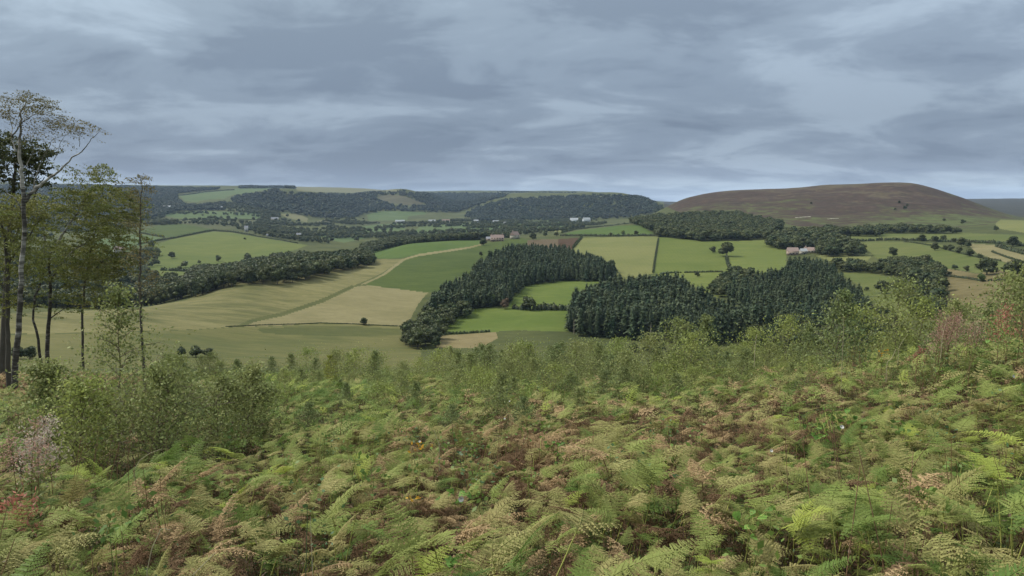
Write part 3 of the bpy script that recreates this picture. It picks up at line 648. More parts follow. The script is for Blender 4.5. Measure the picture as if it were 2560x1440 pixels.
bro_r = mesh_q('broadleaf_crown', *broad_crown(10, 9, 950, np.random.default_rng(51), 9), LM['broad_r'])
far_cr = [mesh_q('far_crown', *broad_crown(10, 10, 150, np.random.default_rng(60 + i), 4, 1.9), LM['far']) for i in range(4)]
far_con = [mesh_q('far_conifer', *conifer_crown(10, 2.6, 9, 7, np.random.default_rng(70 + i), .05), LM['far']) for i in range(2)]
mid_cr = [mesh_q('mid_crown', *broad_crown(10, 9.5, 420, np.random.default_rng(65 + i), 7, 1.2), LM['broad']) for i in range(4)]

def add_tree(kind, loc, h, label, cat_, group=None, name=None, crown=None, trunk=None, base_h=10.0, wide=1.0):
    r = empty(name or kind, loc, random.uniform(0, 6.28)); s = h / base_h
    tag(r, label, cat_, group)
    c = obj('crown', crown, r); c.scale = (s * wide, s * wide, s)
    t = obj('trunk', trunk, r); t.scale = (s * wide, s * wide, s)
    return r

# ---------------------------------------------------------------- one object that carries many instanced copies
lib_count = [0]
def scatter(name, pts, rots, scls, idxs, protos, label=None, category=None):
    """ONE object; protos: meshes kept in a collection outside the scene"""
    lib_count[0] += 1
    lib = bpy.data.collections.new("library_%03d" % lib_count[0])
    for i, pm in enumerate(protos):
        po = bpy.data.objects.new("proto_%03d_%03d" % (lib_count[0], i), pm); lib.objects.link(po)
    n = len(pts); me = bpy.data.meshes.new(name); me.vertices.add(n); me.vertices.foreach_set('co', np.asarray(pts, np.float32).ravel())
    for nm, ty, dat, key in (('rot', 'FLOAT_VECTOR', rots, 'vector'), ('scl', 'FLOAT_VECTOR', scls, 'vector'), ('idx', 'INT', idxs, 'value')):
        a = me.attributes.new(nm, ty, 'POINT'); a.data.foreach_set(key, np.asarray(dat, np.int32 if ty == 'INT' else np.float32).ravel())
    o = obj(name, me); o['kind'] = 'stuff'
    if label: o['label'] = label
    if category: o['category'] = category
    ng = bpy.data.node_groups.new('scatter_' + name, 'GeometryNodeTree')
    ng.interface.new_socket('Geometry', in_out='INPUT', socket_type='NodeSocketGeometry')
    ng.interface.new_socket('Geometry', in_out='OUTPUT', socket_type='NodeSocketGeometry')
    gi = ng.nodes.new('NodeGroupInput'); go = ng.nodes.new('NodeGroupOutput'); iop = ng.nodes.new('GeometryNodeInstanceOnPoints')
    ci = ng.nodes.new('GeometryNodeCollectionInfo'); ci.inputs['Collection'].default_value = lib
    ci.inputs['Separate Children'].default_value = True; ci.inputs['Reset Children'].default_value = True
    def at(nm, ty):
        a = ng.nodes.new('GeometryNodeInputNamedAttribute'); a.data_type = ty; a.inputs['Name'].default_value = nm
        return [s for s in a.outputs if s.enabled and s.name == 'Attribute'][0]
    er = ng.nodes.new('FunctionNodeEulerToRotation')
    lk = ng.links.new
    lk(gi.outputs[0], iop.inputs['Points']); lk(ci.outputs[0], iop.inputs['Instance']); iop.inputs['Pick Instance'].default_value = True
    lk(at('idx', 'INT'), iop.inputs['Instance Index']); lk(at('rot', 'FLOAT_VECTOR'), er.inputs[0]); lk(er.outputs[0], iop.inputs['Rotation'])
    lk(at('scl', 'FLOAT_VECTOR'), iop.inputs['Scale']); lk(iop.outputs[0], go.inputs[0])
    md = o.modifiers.new('scatter', 'NODES'); md.node_group = ng
    return o

# ---------------------------------------------------------------- where trees stand
def stand(poly, sp, h, dmin, dmax=9000, mode='both', jit=.42, rng=RNG):
    q = np.array(poly, float)
    pts = np.array([hit(x, y, dmin, dmax) for x, y in poly] + [hit(*(q.mean(0) * .5 + p * .5), dmin, dmax) for p in q])
    az = np.arctan2(pts[:, 0], pts[:, 1]); dd = np.hypot(pts[:, 0], pts[:, 1])
    a0, a1 = azt(q[:, 0].min(), 700)[0], azt(q[:, 0].max(), 700)[0]
    d0, d1 = max(dmin, dd.min() * .85), min(dmax, dd.max() * 1.1)
    cs = [(d * math.sin(a), d * math.cos(a)) for d in (d0, d1) for a in np.linspace(a0, a1, 7)]
    xs = [c[0] for c in cs]; ys = [c[1] for c in cs]
    X, Y = np.meshgrid(np.arange(min(xs), max(xs), sp), np.arange(min(ys), max(ys) + sp, sp))
    X = X + rng.uniform(-jit, jit, X.shape) * sp; Y = Y + rng.uniform(-jit, jit, Y.shape) * sp
    X, Y = X.ravel(), Y.ravel(); D = np.hypot(X, Y); A = np.arctan2(X, Y)
    k = (D > d0) & (D < d1) & (A > a0 - .01) & (A < a1 + .01) & (A > AZ0) & (A < AZ1); X, Y, D = X[k], Y[k], D[k]
    Z = ground(X, Y); bx, by = project(X, Y, Z); tx, ty = project(X, Y, Z + h * (.86 if mode == 'both' else .75))
    ok = inpoly(tx, ty, poly)
    if mode == 'both': ok &= inpoly(bx, by - 1.0, poly)
    # leave out what a rise hides entirely
    c = np.clip(((np.arctan2(X, Y) - AZ0) / (AZ1 - AZ0) * (NA - 1)).astype(int), 0, NA - 1)
    run = np.maximum.accumulate(TG[ds > 55], axis=0); dsr = ds[ds > 55]
    ri = np.clip(np.searchsorted(dsr, D) - 3, 0, len(dsr) - 1)
    ok &= (Z + h * 1.15) / D > run[ri, c]
    return np.stack([X[ok], Y[ok], Z[ok] - .15], 1)

rest_pts, rest_rot, rest_scl, rest_idx = [], [], [], []
def rest(P, h, idx, base=10.0, wide=1.0):
    n = len(P)
    if n == 0: return
    rest_pts.append(P); rest_rot.append(np.stack([np.zeros(n), np.zeros(n), RNG.uniform(0, 6.28, n)], 1))
    s = h / base; rest_scl.append(np.stack([s * wide, s * wide, s], 1)); rest_idx.append(idx)

# conifers: the nearest three hundred one by one, the others as one mass
allc = []
for label, group, h, sp, dmin, poly in W_CON:
    P = stand(poly, sp, h, dmin, 1050)
    for p in P: allc.append((math.hypot(p[0], p[1]), p, label, group, h))
allc.sort(key=lambda t: t[0])
# a tree shows when few of the same wood stand in front of it: take the front rows and the top rim
vis = []
for d_, p, label, group, h in allc:
    bx, by = project(*p); vis.append((d_, p, label, group, h, bx, by))
front = {}
chosen, others = [], []
for t in vis:
    k = (t[3], int(t[5] // 6)); front[k] = front.get(k, 0) + 1
    (chosen if front[k] <= 2 and len(chosen) < 290 else others).append(t)
for d_, p, label, group, h, bx, by in chosen:
    hh = h * random.uniform(.82, 1.12) * (.72 + .5 * float(fbm(np.array([p[0] / 22]), np.array([p[1] / 22]), 2, 91)[0])); bare = 'central' in group and random.random() < (.45 if 2060 < bx < 2130 else .10)
    if bare: add_tree('conifer_tree', p, hh * 1.05, 'conifer with a tall bare pale trunk at the front edge of the central plantation', 'tree', 'bare-stemmed conifers of the central plantation', None, random.choice(con_bare), con_trp, 18)
    else: add_tree('conifer_tree', p, hh, label, 'tree', group, None, random.choice(con_rd if ('right half' in group or random.random() < .7) else con_cr), con_tr[0], 18, random.uniform(.95, 1.25))
P = np.array([t[1] for t in others]); hs = np.array([t[4] for t in others]) * RNG.uniform(.72, 1.12, len(others)) * (.72 + .5 * fbm(P[:, 0] / 22, P[:, 1] / 22, 2, 91))
n = len(P)
scatter('conifer_wood', P, np.stack([RNG.normal(0, .02, n), RNG.normal(0, .02, n), RNG.uniform(0, 6.28, n)], 1),
        np.stack([hs / 18 * 1.12, hs / 18 * 1.12, hs / 18], 1), np.where(np.array(['right half' in t[3] for t in others]) | (RNG.random(n) < .75), RNG.integers(4, 7, n), RNG.integers(0, 4, n)), con_cr + con_rd, 'dense mass of dark conifers filling the two plantations', 'conifers')

# broadleaf woods
allb = []
for label, group, h, sp, dmin, _, poly in W_BRO:
    for p in stand(poly, sp, h, dmin, 1350): allb.append((math.hypot(p[0], p[1]) / h, p, label, group, h))
for label, group, h, sp, dmin, dmax, poly in W_TOP:
    for p in stand(poly, sp, h, dmin, dmax, 'top'): allb.append((math.hypot(p[0], p[1]) / h, p, label, group, h))
allb.sort(key=lambda t: t[0])
NB = 215
for i, (d_, p, label, group, h) in enumerate(allb):
    hh = h * random.uniform(.75, 1.2)
    if i < NB: add_tree('broadleaf_tree', p, hh, label, 'tree', group, None, random.choice(bro_cr), bro_tr[0], 10, random.uniform(.9, 1.25))
P = np.array([t[1] for t in allb[NB:]]); hs = np.array([t[4] for t in allb[NB:]]) * RNG.uniform(.72, 1.2, len(allb) - NB)
rest(P, hs, RNG.integers(0, 4, len(P)), 10, 1.15)
for poly, sp, h, cover, dmin in SCATTER:
    P = stand(poly, sp, h, dmin, 3600)
    k = fbm(P[:, 0] / (sp * 6), P[:, 1] / (sp * 4), 2, 77) < (.28 + cover * .42); P = P[k]
    rest(P, h * RNG.uniform(.6, 1.25, len(P)), RNG.integers(0, 4, len(P)), 10, 1.2)
P = np.concatenate(rest_pts)
scatter('woodland', P, np.concatenate(rest_rot), np.concatenate(rest_scl), np.concatenate(rest_idx), mid_cr,
        'broadleaf woodland and scattered trees over the valley floor', 'woodland')
print('broadleaf rest', len(P), 'conifers', len(allc), 'broad', len(allb))
FP, FS, FI = [], [], []
for poly, h, sp, dmin in FOREST:
    P = stand(poly, sp, h, dmin, 7900)
    lab = inpoly(*project(P[:, 0], P[:, 1], P[:, 2] + 5), [(940,488),(975,485),(1012,488),(1045,500),(1066,512),(1020,515),(975,508),(948,500)])
    P = P[~lab]; n = len(P); s = h * RNG.uniform(.7, 1.2, n) / 10
    FP.append(P); FS.append(np.stack([s * 1.5, s * 1.5, s], 1)); FI.append(np.where(RNG.random(n) < .25, RNG.integers(4, 6, n), RNG.integers(0, 4, n)))
P = np.concatenate(FP); n = len(P); print('forest', n)
scatter('hillside_forest', P, np.stack([np.zeros(n), np.zeros(n), RNG.uniform(0, 6.28, n)], 1), np.concatenate(FS), np.concatenate(FI), far_cr + far_con,
        'blue-green forest covering the far hillsides', 'forest')

# trees that stand alone: (foot px, foot row, height m, label, name of the crown)
LONE = [
 (1817,641,15,'round-crowned tree standing alone between two green fields','b'), (1782,632,7,'thin small tree left of the round lone tree','b'),
 (1208,614,10,'tall rounded tree just left of the ridge farmhouse','b'), (1202,640,5,'small dark tree alone on the dark green ridge field','b'),
 (1333,600,10,'dark upright tree right of the ridge farm','b'), (1363,592,8,'spreading tree in the gap right of the ridge farm','b'),
 (1391,592,8,'bushy tree at the left end of the ridge hedge','b'), (1557,588,7,'light green bushy tree on the ridge hedge','y'), (1590,587,6,'pair of low bushy trees on the ridge hedge','b'), (1527,588,4,'small round bush on the ridge hedge','b'),
 (910,812,4.5,'small dark bush alone at the bottom of the straw field','b'), (1743,692,5,'single square-topped bush below the field hedge','b'),
 (1323,775,9,'rounded tree on the hedge between two bright paddocks','b'),
 (1227,765,9,'pale green rounded tree at the edge of the left plantation','y'), (1262,772,7,'rusty brown tree at the corner of the left plantation','r'),
 (546,654,9,'rounded tree at the lower edge of the yellow-green hill pasture','b'), (430,646,10,'larger dark tree on the left of the hill pasture','b'), (388,640,11,'tree half hidden behind the thin birch','b'), (612,599,4,'tiny lone tree at the top of the hill pasture','b'),
 (497,690,11,'domed tree standing proud of the left valley hedge','b'), (620,655,12,'tallest domed tree of the valley belt','b'),
 (2232,642,9,'wide spreading tree on the lower part of the right slope','b'), (2337,626,8,'dark oval tree on the diagonal hedge line','b'), (2363,625,5,'first small tree of the diagonal hedge line','b'), (2377,627,6,'second small tree of the diagonal hedge line','b'), (2397,633,6,'thin tree half way along the diagonal hedge line','b'), (2424,641,7,'leafy tree near the lower end of the diagonal hedge line','b'), (2450,648,5,'last small tree of the diagonal hedge line','b'),
 (2403,616,9,'tall clump tree above the diagonal hedge','b'), (2420,619,6,'small tree touching the tall clump','b'), (2304,603,8,'dark upright tree on the upper hedge','b'), (2358,604,7,'rounded tree on the upper hedge','b'), (2532,616,10,'large tree on the upper hedge near the edge','b'),
 (2467,687,12,'big dark oak at the top corner of the tan heath field','b'), (2530,694,12,'brown-green oak beside the big dark oak','b'), (2387,674,4,'small bush at the top left of the heath field','b'), (2416,678,4.5,'low brown bush between heath field and pasture','b'), (2374,688,3,'tiny bush on the heath field edge','b'), (2452,705,6,'pale leafless shrub on the tan heath field','y'),
 (2205,733,9,'dense rounded tree in the small meadow','b'), (2238,728,8,'brownish rounded tree in the small meadow','b'), (2167,727,3,'low bush left of the small meadow trees','b'),
 (2360,553,5,'dark bush at the foot of the moor','b'), (2407,560,7,'windswept tree at the foot of the moor','b'), (2490,578,7,'tree at the corner of the pale hill field','b'),
 (2262,524,7,'dark thicket half way up the moor','b'), (2248,508,5,'small thicket higher up the moor','b'), (2238,525,4,'low thorn beside the moor thicket','b'), (2268,516,5,'thorn above the dark moor thicket','b'), (2028,510,4,'lone thorn on the brown flank of the moor','b'),
 (463,537,7,'clipped clump of trees in the far pasture strips','b'), (485,537,7,'right half of the clipped clump in the far strips','b'), (565,537,9,'round tree in the far pasture strips','b'), (603,538,5,'small tree in the far pasture strips','b'),
 (590,549,8,'tree on the thin far hedge','b'), (535,558,8,'left tree of the row below the far hedge','b'), (557,558,8,'middle tree of the row below the far hedge','b'), (579,559,7,'right tree of the row below the far hedge','b'), (605,560,11,'big dark tree below the far hedge','b'),
 (455,896,4.5,'dark rounded thicket below the hayfield left of centre','b'), (490,897,5,'taller half of the dark thicket below the hayfield','b'), (520,896,4,'right end of the dark thicket below the hayfield','b'),
 (45,902,5,'dark bush behind the white birch trunks','b'), (75,898,5,'bush right behind the thick birch trunk','b'),
 (2188,815,5,'pointed dark shrub in the glimpsed green meadow','b'),
]
for px, py, h, lab, k in LONE:
    dm = 330
    p = hit(px, py, dm)
    if p[1] > 6500: continue
    cr = {'b': None, 'y': bro_y, 'r': bro_r}[k] or random.choice(bro_cr)
    add_tree('broadleaf_tree', p - np.array([0, 0, .2]), h, lab, 'tree', None, None, cr, bro_tr[0], 10, random.uniform(.95, 1.25) if h > 4 else 1.4)

# ---------------------------------------------------------------- hedges
HEDGES = [
 ([(345,612),(385,604),(430,597),(475,588),(535,577),(572,580),(640,591)], 3.2, 'long thick hedge over the left hill pasture'),
 ([(640,591),(700,600),(745,609)], 2.0, 'thin right-hand end of the hill pasture hedge'),
 ([(352,583),(410,594)], 3.0, 'short hedge between deep green and blue-green fields'),
 ([(452,549),(560,549),(650,550)], 2.2, 'thin straight hedge across the far pasture strips'),
 ([(400,676),(430,677),(470,679)], 4.0, 'low hedge at the bottom of the left hill pasture'),
 ([(565,817),(650,813),(720,811),(800,808),(900,811),(1010,816)], 0.6, 'low overgrown bank along the foot of the straw field'),
 ([(1400,590),(1500,591),(1640,590),(1660,593)], 3.0, 'dark hedge along the top of the pale field'),
 ([(1433,620),(1446,604),(1454,594)], 3.0, 'short hedge beside the ploughed plot'),
 ([(1646,597),(1642,620),(1637,650),(1633,682)], 1.8, 'thin hedge between the pale and the fresh green field'),
 ([(1650,685),(1680,683),(1702,682)], 1.6, 'left piece of the low hedge below the fresh green field'),
 ([(1711,682),(1760,681),(1805,680)], 1.6, 'right piece of the low hedge below the fresh green field'),
 ([(1816,643),(1819,660),(1830,680)], 3.0, 'hedge running down from the lone round tree'),
 ([(1280,772),(1310,775),(1360,775),(1425,776)], 4.2, 'bushy brown hedge between the bright paddocks'),
 ([(1110,836),(1180,833),(1225,830)], 1.5, 'dark low hedge along the bottom of the lower paddock'),
 ([(1405,583),(1440,574),(1500,567),(1560,560),(1600,557)], 3.5, 'hedge climbing along the far side of the ridge field'),
 ([(2260,604),(2336,616),(2380,628),(2430,641),(2500,653)], 1.5, 'diagonal hedge across the green slope'),
 ([(2130,604),(2200,601),(2300,602),(2430,606),(2560,615)], 3.2, 'long hedge below the pale pasture band'),
 ([(2480,630),(2520,645),(2560,658)], 1.6, 'thin hedge through the stubble field'),
 ([(2490,616),(2530,628),(2600,644)], 3.2, 'broad hedge above the stubble field'),
 ([(2365,690),(2420,697),(2460,704),(2520,700)], 1.5, 'ragged bank across the top of the heath field'),
 ([(450,489),(500,482),(585,475)], 5.0, 'tree hedge above the high pale field'),
]
rest_h = 0
for pts, h, lab in HEDGES:
    W = [hit(x, y) for x, y in pts]; P = []
    for a, b in zip(W[:-1], W[1:]):
        ln = np.linalg.norm(b - a); m_ = max(2, int(ln / (h * .55)))
        if ln > 700: continue
        for i in range(m_): P.append(a + (b - a) * (i + random.random()) / m_)
    P = np.array(P); P[:, 2] = ground(P[:, 0], P[:, 1]); dist = float(np.mean(np.hypot(P[:, 0], P[:, 1])))
    parts = []; q = h * .35 if dist < 900 else h * .5; mm_ = 16 if dist < 900 else 8
    for p in P:
        sc = random.uniform(.65, 1.15) * h; dv = RNG.normal(size=(mm_, 3)); dv /= np.linalg.norm(dv, axis=1)[:, None]; dv[:, 2] = np.abs(dv[:, 2])
        parts.append(leaf_quads(p + dv * np.array([sc * .5, sc * .5, sc]), q * RNG.uniform(.7, 1.3, mm_), .8))
        parts.append((UV * np.array([sc * .45, sc * .45, sc * .75]) + p + np.array([0, 0, sc * .1]), UF))
    V, F = cat(parts); c0 = P.mean(0); o = obj('hedge', mesh_q('hedge', V - c0, F, LM['hedge'])); o.location = c0
    tag(o, lab, 'hedge')

# ---------------------------------------------------------------- farm buildings
PLASTER = {'white': plain('white_render', (.36,.36,.34), .8, .08), 'stone': plain('pink_sandstone', (.34,.26,.21), .9, .15), 'cream': plain('cream_render', (.36,.33,.27), .8, .1), 'grey': plain('grey_sheeting', (.42,.44,.46), .6, .1)}
ROOF = {'pan': plain('red_pantiles', (.42,.25,.20), .85, .15), 'slate': plain('grey_slate', (.24,.24,.26), .7, .15), 'pale': plain('pale_sheet_roof', (.33,.34,.35), .6, .08), 'white': plain('white_sheet_roof', (.50,.50,.50), .6, .05), 'pinkp': plain('pale_pink_roof', (.26,.19,.165), .8, .1)}
PANE = plain('dark_window_glass', (.03,.035,.04), .15, .1)
def house(px, py, w, dp, h, rot, wall, roof, label, name='farmhouse', cate='farmhouse', chim=1, win=3, pitch=.5, dmin=330):
    p = hit(px, py, dmin); r = empty(name, p - np.array([0, 0, .3]), rot + math.atan2(-p[0], p[1])); tag(r, label, cate)
    obj('wall', mesh_q('house_wall', *boxq(-w/2, w/2, -dp/2, dp/2, 0, h), PLASTER[wall]), r)
    rh = dp * pitch; e = .35
    V = np.array([(-w/2-e, -dp/2-e, h-.1), (w/2+e, -dp/2-e, h-.1), (w/2+e, 0, h+rh), (-w/2-e, 0, h+rh), (-w/2-e, dp/2+e, h-.1), (w/2+e, dp/2+e, h-.1)], float)
    F = [(0, 1, 2, 3), (3, 2, 5, 4), (0, 4, 5, 1), (0, 3, 4, 4), (1, 5, 2, 2)]
    me = bpy.data.meshes.new('house_roof'); me.from_pydata([tuple(v) for v in V], [], [(0,1,2,3),(3,2,5,4),(0,4,5,1),(0,3,4),(1,5,2)]); me.materials.append(ROOF[roof])
    ro = obj('roof', me, r)
    for k in range(chim): obj('chimney', mesh_q('chimney', *boxq(-w/2+1+k*(w-3), -w/2+2+k*(w-3), -.5, .5, h+rh-.8, h+rh+1.2), PLASTER['stone']), ro)
    for k in range(win):
        x = -w/2 + w * (k + .5) / win
        for z in ((1.0, 3.6) if h > 4.5 else (1.2,)):
            obj('window', mesh_q('window', *boxq(x-.55, x+.55, -dp/2-.04, -dp/2+.1, z, z+1.2), PANE), r)
    x = -w/2 + w * .5 / win + w / win * .5
    obj('door', mesh_q('door', *boxq(x-.5, x+.5, -dp/2-.05, -dp/2+.1, 0, 2.1), PANE), r)
    return r
house(1243, 603, 17, 7, 5.0, .05, 'stone', 'pinkp', 'long farmhouse of pinkish stone on top of the ridge', win=5, chim=2, pitch=.55)
house(1222, 601, 7, 5, 2.8, .05, 'stone', 'slate', 'low dark-roofed shed at the left end of the ridge farmhouse', 'farm_shed', 'shed', 0, 1)
house(1287, 597, 11, 8, 5.4, .9, 'cream', 'pinkp', 'gabled pale house right of the long ridge farmhouse', win=2, pitch=.6)
house(1981, 637, 10, 7, 4.2, .3, 'stone', 'pinkp', 'left building of the farm at the wood edge on the right', 'farm_barn', 'barn', 0, 3)
house(2008, 635, 6, 5, 3.4, .5, 'cream', 'pale', 'small middle building of the farm at the wood edge', 'farm_barn', 'barn', 0, 2)
house(2026, 632, 12, 6, 3.0, .05, 'cream', 'pinkp', 'long white building of the farm at the wood edge', win=4)
house(2078, 634, 6, 4, 2.4, .05, 'grey', 'pale', 'grey shed in the yard right of the wood-edge farm', 'farm_shed', 'shed', 0, 2)
house(418, 524, 24, 12, 8, .1, 'white', 'white', 'bright white farmhouse high on the far left valley side', win=3, dmin=1500)
house(430, 526, 26, 10, 4, .2, 'cream', 'pale', 'low pale outbuilding beside the bright white far farmhouse', 'farm_barn', 'barn', 0, 3, dmin=1500)
house(541, 524, 42, 12, 6, .05, 'grey', 'pale', 'long grey barn below the high pale field', 'farm_barn', 'barn', 0, 4, dmin=1500)
house(518, 524, 14, 10, 6, .05, 'grey', 'slate', 'small grey building left of the long grey barn', 'farm_barn', 'barn', 0, 2, dmin=1500)
house(616, 579, 7, 8, 9, .1, 'white', 'slate', 'narrow white gabled cottage among valley trees', 'cottage', 'cottage', 1, 1, dmin=1200)
house(677, 592, 16, 6, 3.2, .1, 'white', 'pale', 'low white cottage on the hedge of the hill pasture', 'cottage', 'cottage', 1, 2, dmin=1200)
house(747, 592, 9, 7, 5, .1, 'cream', 'slate', 'small pale house hidden in the valley trees', 'cottage', 'cottage', 1, 2, dmin=1200)
house(687, 551, 22, 9, 6, .1, 'cream', 'slate', 'pale house above the valley trees in the middle', 'cottage', 'cottage', 1, 3, dmin=1500)
house(1000, 556, 34, 9, 5, .1, 'white', 'pale', 'long pale farm range on the valley floor', 'farm_barn', 'barn', 0, 5, dmin=1500)
house(1080, 558, 22, 10, 7, .1, 'cream', 'pale', 'left of the two cream buildings on the valley floor', 'cottage', 'cottage', 1, 3, dmin=1500)
house(1115, 557, 24, 10, 7, .1, 'cream', 'pinkp', 'right of the two cream buildings on the valley floor', 'cottage', 'cottage', 1, 3, dmin=1500)
house(1190, 558, 15, 10, 7, .1, 'grey', 'pale', 'small grey house before the wooded hill', 'cottage', 'cottage', 1, 2, dmin=1500)
house(1240, 559, 20, 10, 6, .1, 'grey', 'pale', 'pale shed between trees before the wooded hill', 'farm_barn', 'barn', 0, 2, dmin=1500)
house(1262, 560, 8, 6, 4, .1, 'white', 'white', 'tiny bright white hut before the wooded hill', 'hut', 'hut', 0, 1, dmin=1500)
house(1435, 555, 26, 12, 8, .1, 'grey', 'pale', 'left grey-roofed house at the foot of the wooded hill', 'cottage', 'cottage', 1, 3, dmin=1500)
house(1466, 555, 24, 12, 9, .5, 'grey', 'pale', 'right grey-roofed house at the foot of the wooded hill', 'cottage', 'cottage', 1, 3, dmin=1500)
house(298, 632, 14, 8, 6, .1, 'cream', 'pinkp', 'pale farmhouse half hidden behind the birches', 'cottage', 'cottage', 1, 2, dmin=700)
# two bare spoil patches on the moor foot
for px, py, wx, wy, lab in ((2007, 543, 28, 3.5, 'long pale stone scar at the foot of the brown moor'), (2082, 547, 20, 3, 'short slanting stone scar at the foot of the brown moor')):
    p = hit(px, py, 1200); V, F = [], []
    n1 = 14
    for i in range(n1):
        for j in range(4):
            x = (i / (n1 - 1) - .5) * wx; y = (j / 3 - .5) * wy * (1 + .5 * math.sin(i * 1.7)); X = p[0] + x; Y = p[1] + y + x * .2
            V.append((X - p[0], Y - p[1], float(ground(X, Y)) - p[2] + .25 + (.5 * random.random() if 0 < j < 3 else 0)))
    F = [(i * 4 + j, (i + 1) * 4 + j, (i + 1) * 4 + j + 1, i * 4 + j + 1) for i in range(n1 - 1) for j in range(3)]
    o = obj('stone_scar', mesh_q('stone_scar', V, F, PLASTER['cream'])); o.location = p; tag(o, lab, 'stone scar')

# ================================================================ the near slope
# ---------------------------------------------------------------- bracken
def frond_blade(L_, W0, npn, rng, fine=True, droop=1.0, curl=0.0, start=(0, 0, 0), el0=.7, yaw=0.0):
    """a bracken blade: midrib arching over, toothed side leaflets on both sides"""
    n = npn; s = np.linspace(0, 1, 16); el = el0 - droop * s ** 1.2
    dx = np.cos(el) * L_ / 15; dz = np.sin(el) * L_ / 15
    x = np.concatenate([[0], np.cumsum(dx[:-1])]); z = np.concatenate([[0], np.cumsum(dz[:-1])])
    parts = []; rib = np.stack([x, np.zeros(16), z], 1)
    parts.append(tube(rib, np.linspace(.0035, .001, 16), 3))
    for i in range(n):
        u = .03 + .95 * (i / (n - 1)) ** .92; px = np.interp(u, s, x); pz = np.interp(u, s, z); e = np.interp(u, s, el)
        T = np.array([math.cos(e), 0, math.sin(e)]); Nn = np.array([-math.sin(e), 0, math.cos(e)])
        ln = W0 * (1 - u) ** .85 * (1 if u > .08 else .9) * rng.uniform(.85, 1.1) + .012
        for sd in (-1, 1):
            fw = rng.uniform(.10, .30) + curl * rng.uniform(0, .9); D = np.array([0, sd, 0]) * math.cos(fw) + T * math.sin(fw)
            dr = rng.uniform(.0, .22) + curl * rng.uniform(.2, 1.0); p0 = np.array([px, 0, pz])
            if fine:
                m_ = max(4, int(ln / .016)); us = (np.arange(m_) + .6) / m_
                C = p0 + D * (ln * us)[:, None] - Nn * (dr * ln * us ** 2)[:, None]
                Tn = T / np.linalg.norm(T)
                pl = np.minimum(.034, (.20 * ln * (1 - us) ** .7 + .006)); wv = ln / m_ * .60
                for sg in (-1, 1):
                    Q = Tn * sg + D * .35; Q /= np.linalg.norm(Q); tip = C + Q * pl[:, None] - Nn * (pl * (.15 + curl * .6))[:, None] + rng.normal(0, .0015 + .006 * curl, (m_, 3))
                    V = np.stack([C - D * wv, C + Q * pl[:, None] * .6 - D * wv * .9 - Nn * .002, tip, C + Q * pl[:, None] * .5 + D * wv], 1).reshape(-1, 3)
                    parts.append((V, np.arange(4 * m_).reshape(m_, 4)))
            else:
                m_ = 2 if ln > .12 else 1
                for k in range(m_):
                    a, b = k / m_, (k + 1) / m_
                    A = p0 + D * ln * a - Nn * dr * ln * a * a; B = p0 + D * ln * b - Nn * dr * ln * b * b; mid = (A + B) / 2
                    wv = min(L_ / n * .50, ln * .22) * (1 if k == 0 else .75)
                    parts.append(([A, mid - T * wv * .8, B, mid + T * wv], [[0, 1, 2, 3]]))
    V, F = cat(parts); V = np.array(V)
    if yaw:
        c, s_ = math.cos(yaw), math.sin(yaw); V = V @ np.array([[c, s_, 0], [-s_, c, 0], [0, 0, 1]])
    return V + np.array(start), F
def bracken_shape(rng, fine=True, kind='green'):
    h = rng.uniform(.52, .88); lean = rng.uniform(-.05, .18); curl = {'brown': .9, 'pink': .7, 'olive': .35}.get(kind, 0.05)
    top = np.array([lean, rng.uniform(-.06, .06), h]); n = 11 if fine else 9
    P = np.array([(0, 0, -.05), (lean * .2, 0, h * .4), (lean * .6, top[1] * .6, h * .75), top]); st = tube(P, [.0052, .0050, .0044, .0038], 4 if fine else 3)
    parts = [frond_blade(rng.uniform(.30, .46), .145, n, rng, fine, rng.uniform(.3, 1.0), curl, top, rng.uniform(.05, .75))]
    for sd in (-1, 1):
        parts.append(frond_blade(rng.uniform(.19, .30), .090, max(6, n - 4), rng, fine, rng.uniform(.2, .8), curl, top - np.array([0.01, 0, .01]), rng.uniform(.1, .7), sd * rng.uniform(.7, 1.3)))
        if rng.random() < .6:
            q = P[2] * .5 + P[3] * .5
            parts.append(frond_blade(rng.uniform(.16, .26), .080, max(6, n - 5), rng, fine, rng.uniform(.2, .9), curl, q, rng.uniform(-.1, .5), sd * rng.uniform(.6, 1.5)))
    return st, cat(parts)
kinds = ['green', 'deep', 'lime', 'olive', 'brown', 'pink']
HD, LD = {}, {}
for ki, k in enumerate(kinds):
    HD[k] = []; LD[k] = []
    for v in range(4):
        st, bl = bracken_shape(np.random.default_rng(100 + ki * 10 + v), True, k); sm = STALKB if k in ('brown', 'pink') else STALK
        HD[k].append((mesh_q('bracken_stalk', *st, sm), mesh_q('bracken_frond', *bl, BM[k])))
        st, bl = bracken_shape(np.random.default_rng(200 + ki * 10 + v), False, k)
        V, F = cat([st, bl]); LD[k].append(mesh_q('bracken', V, F, BM[k]))
def joined(k, v):
    a, b = HD[k][v]; me = bpy.data.meshes.new('bracken_plant')
    import bmesh
    bm = bmesh.new(); bm.from_mesh(b); nb = len(bm.faces); bm.from_mesh(a); bm.faces.ensure_lookup_table()
    for f in bm.faces[nb:]: f.material_index = 1
    bm.to_mesh(me); bm.free(); me.materials.append(b.materials[0]); me.materials.append(a.materials[0]); return me
HDJ = [joined(k, v) for k in kinds for v in range(4)]
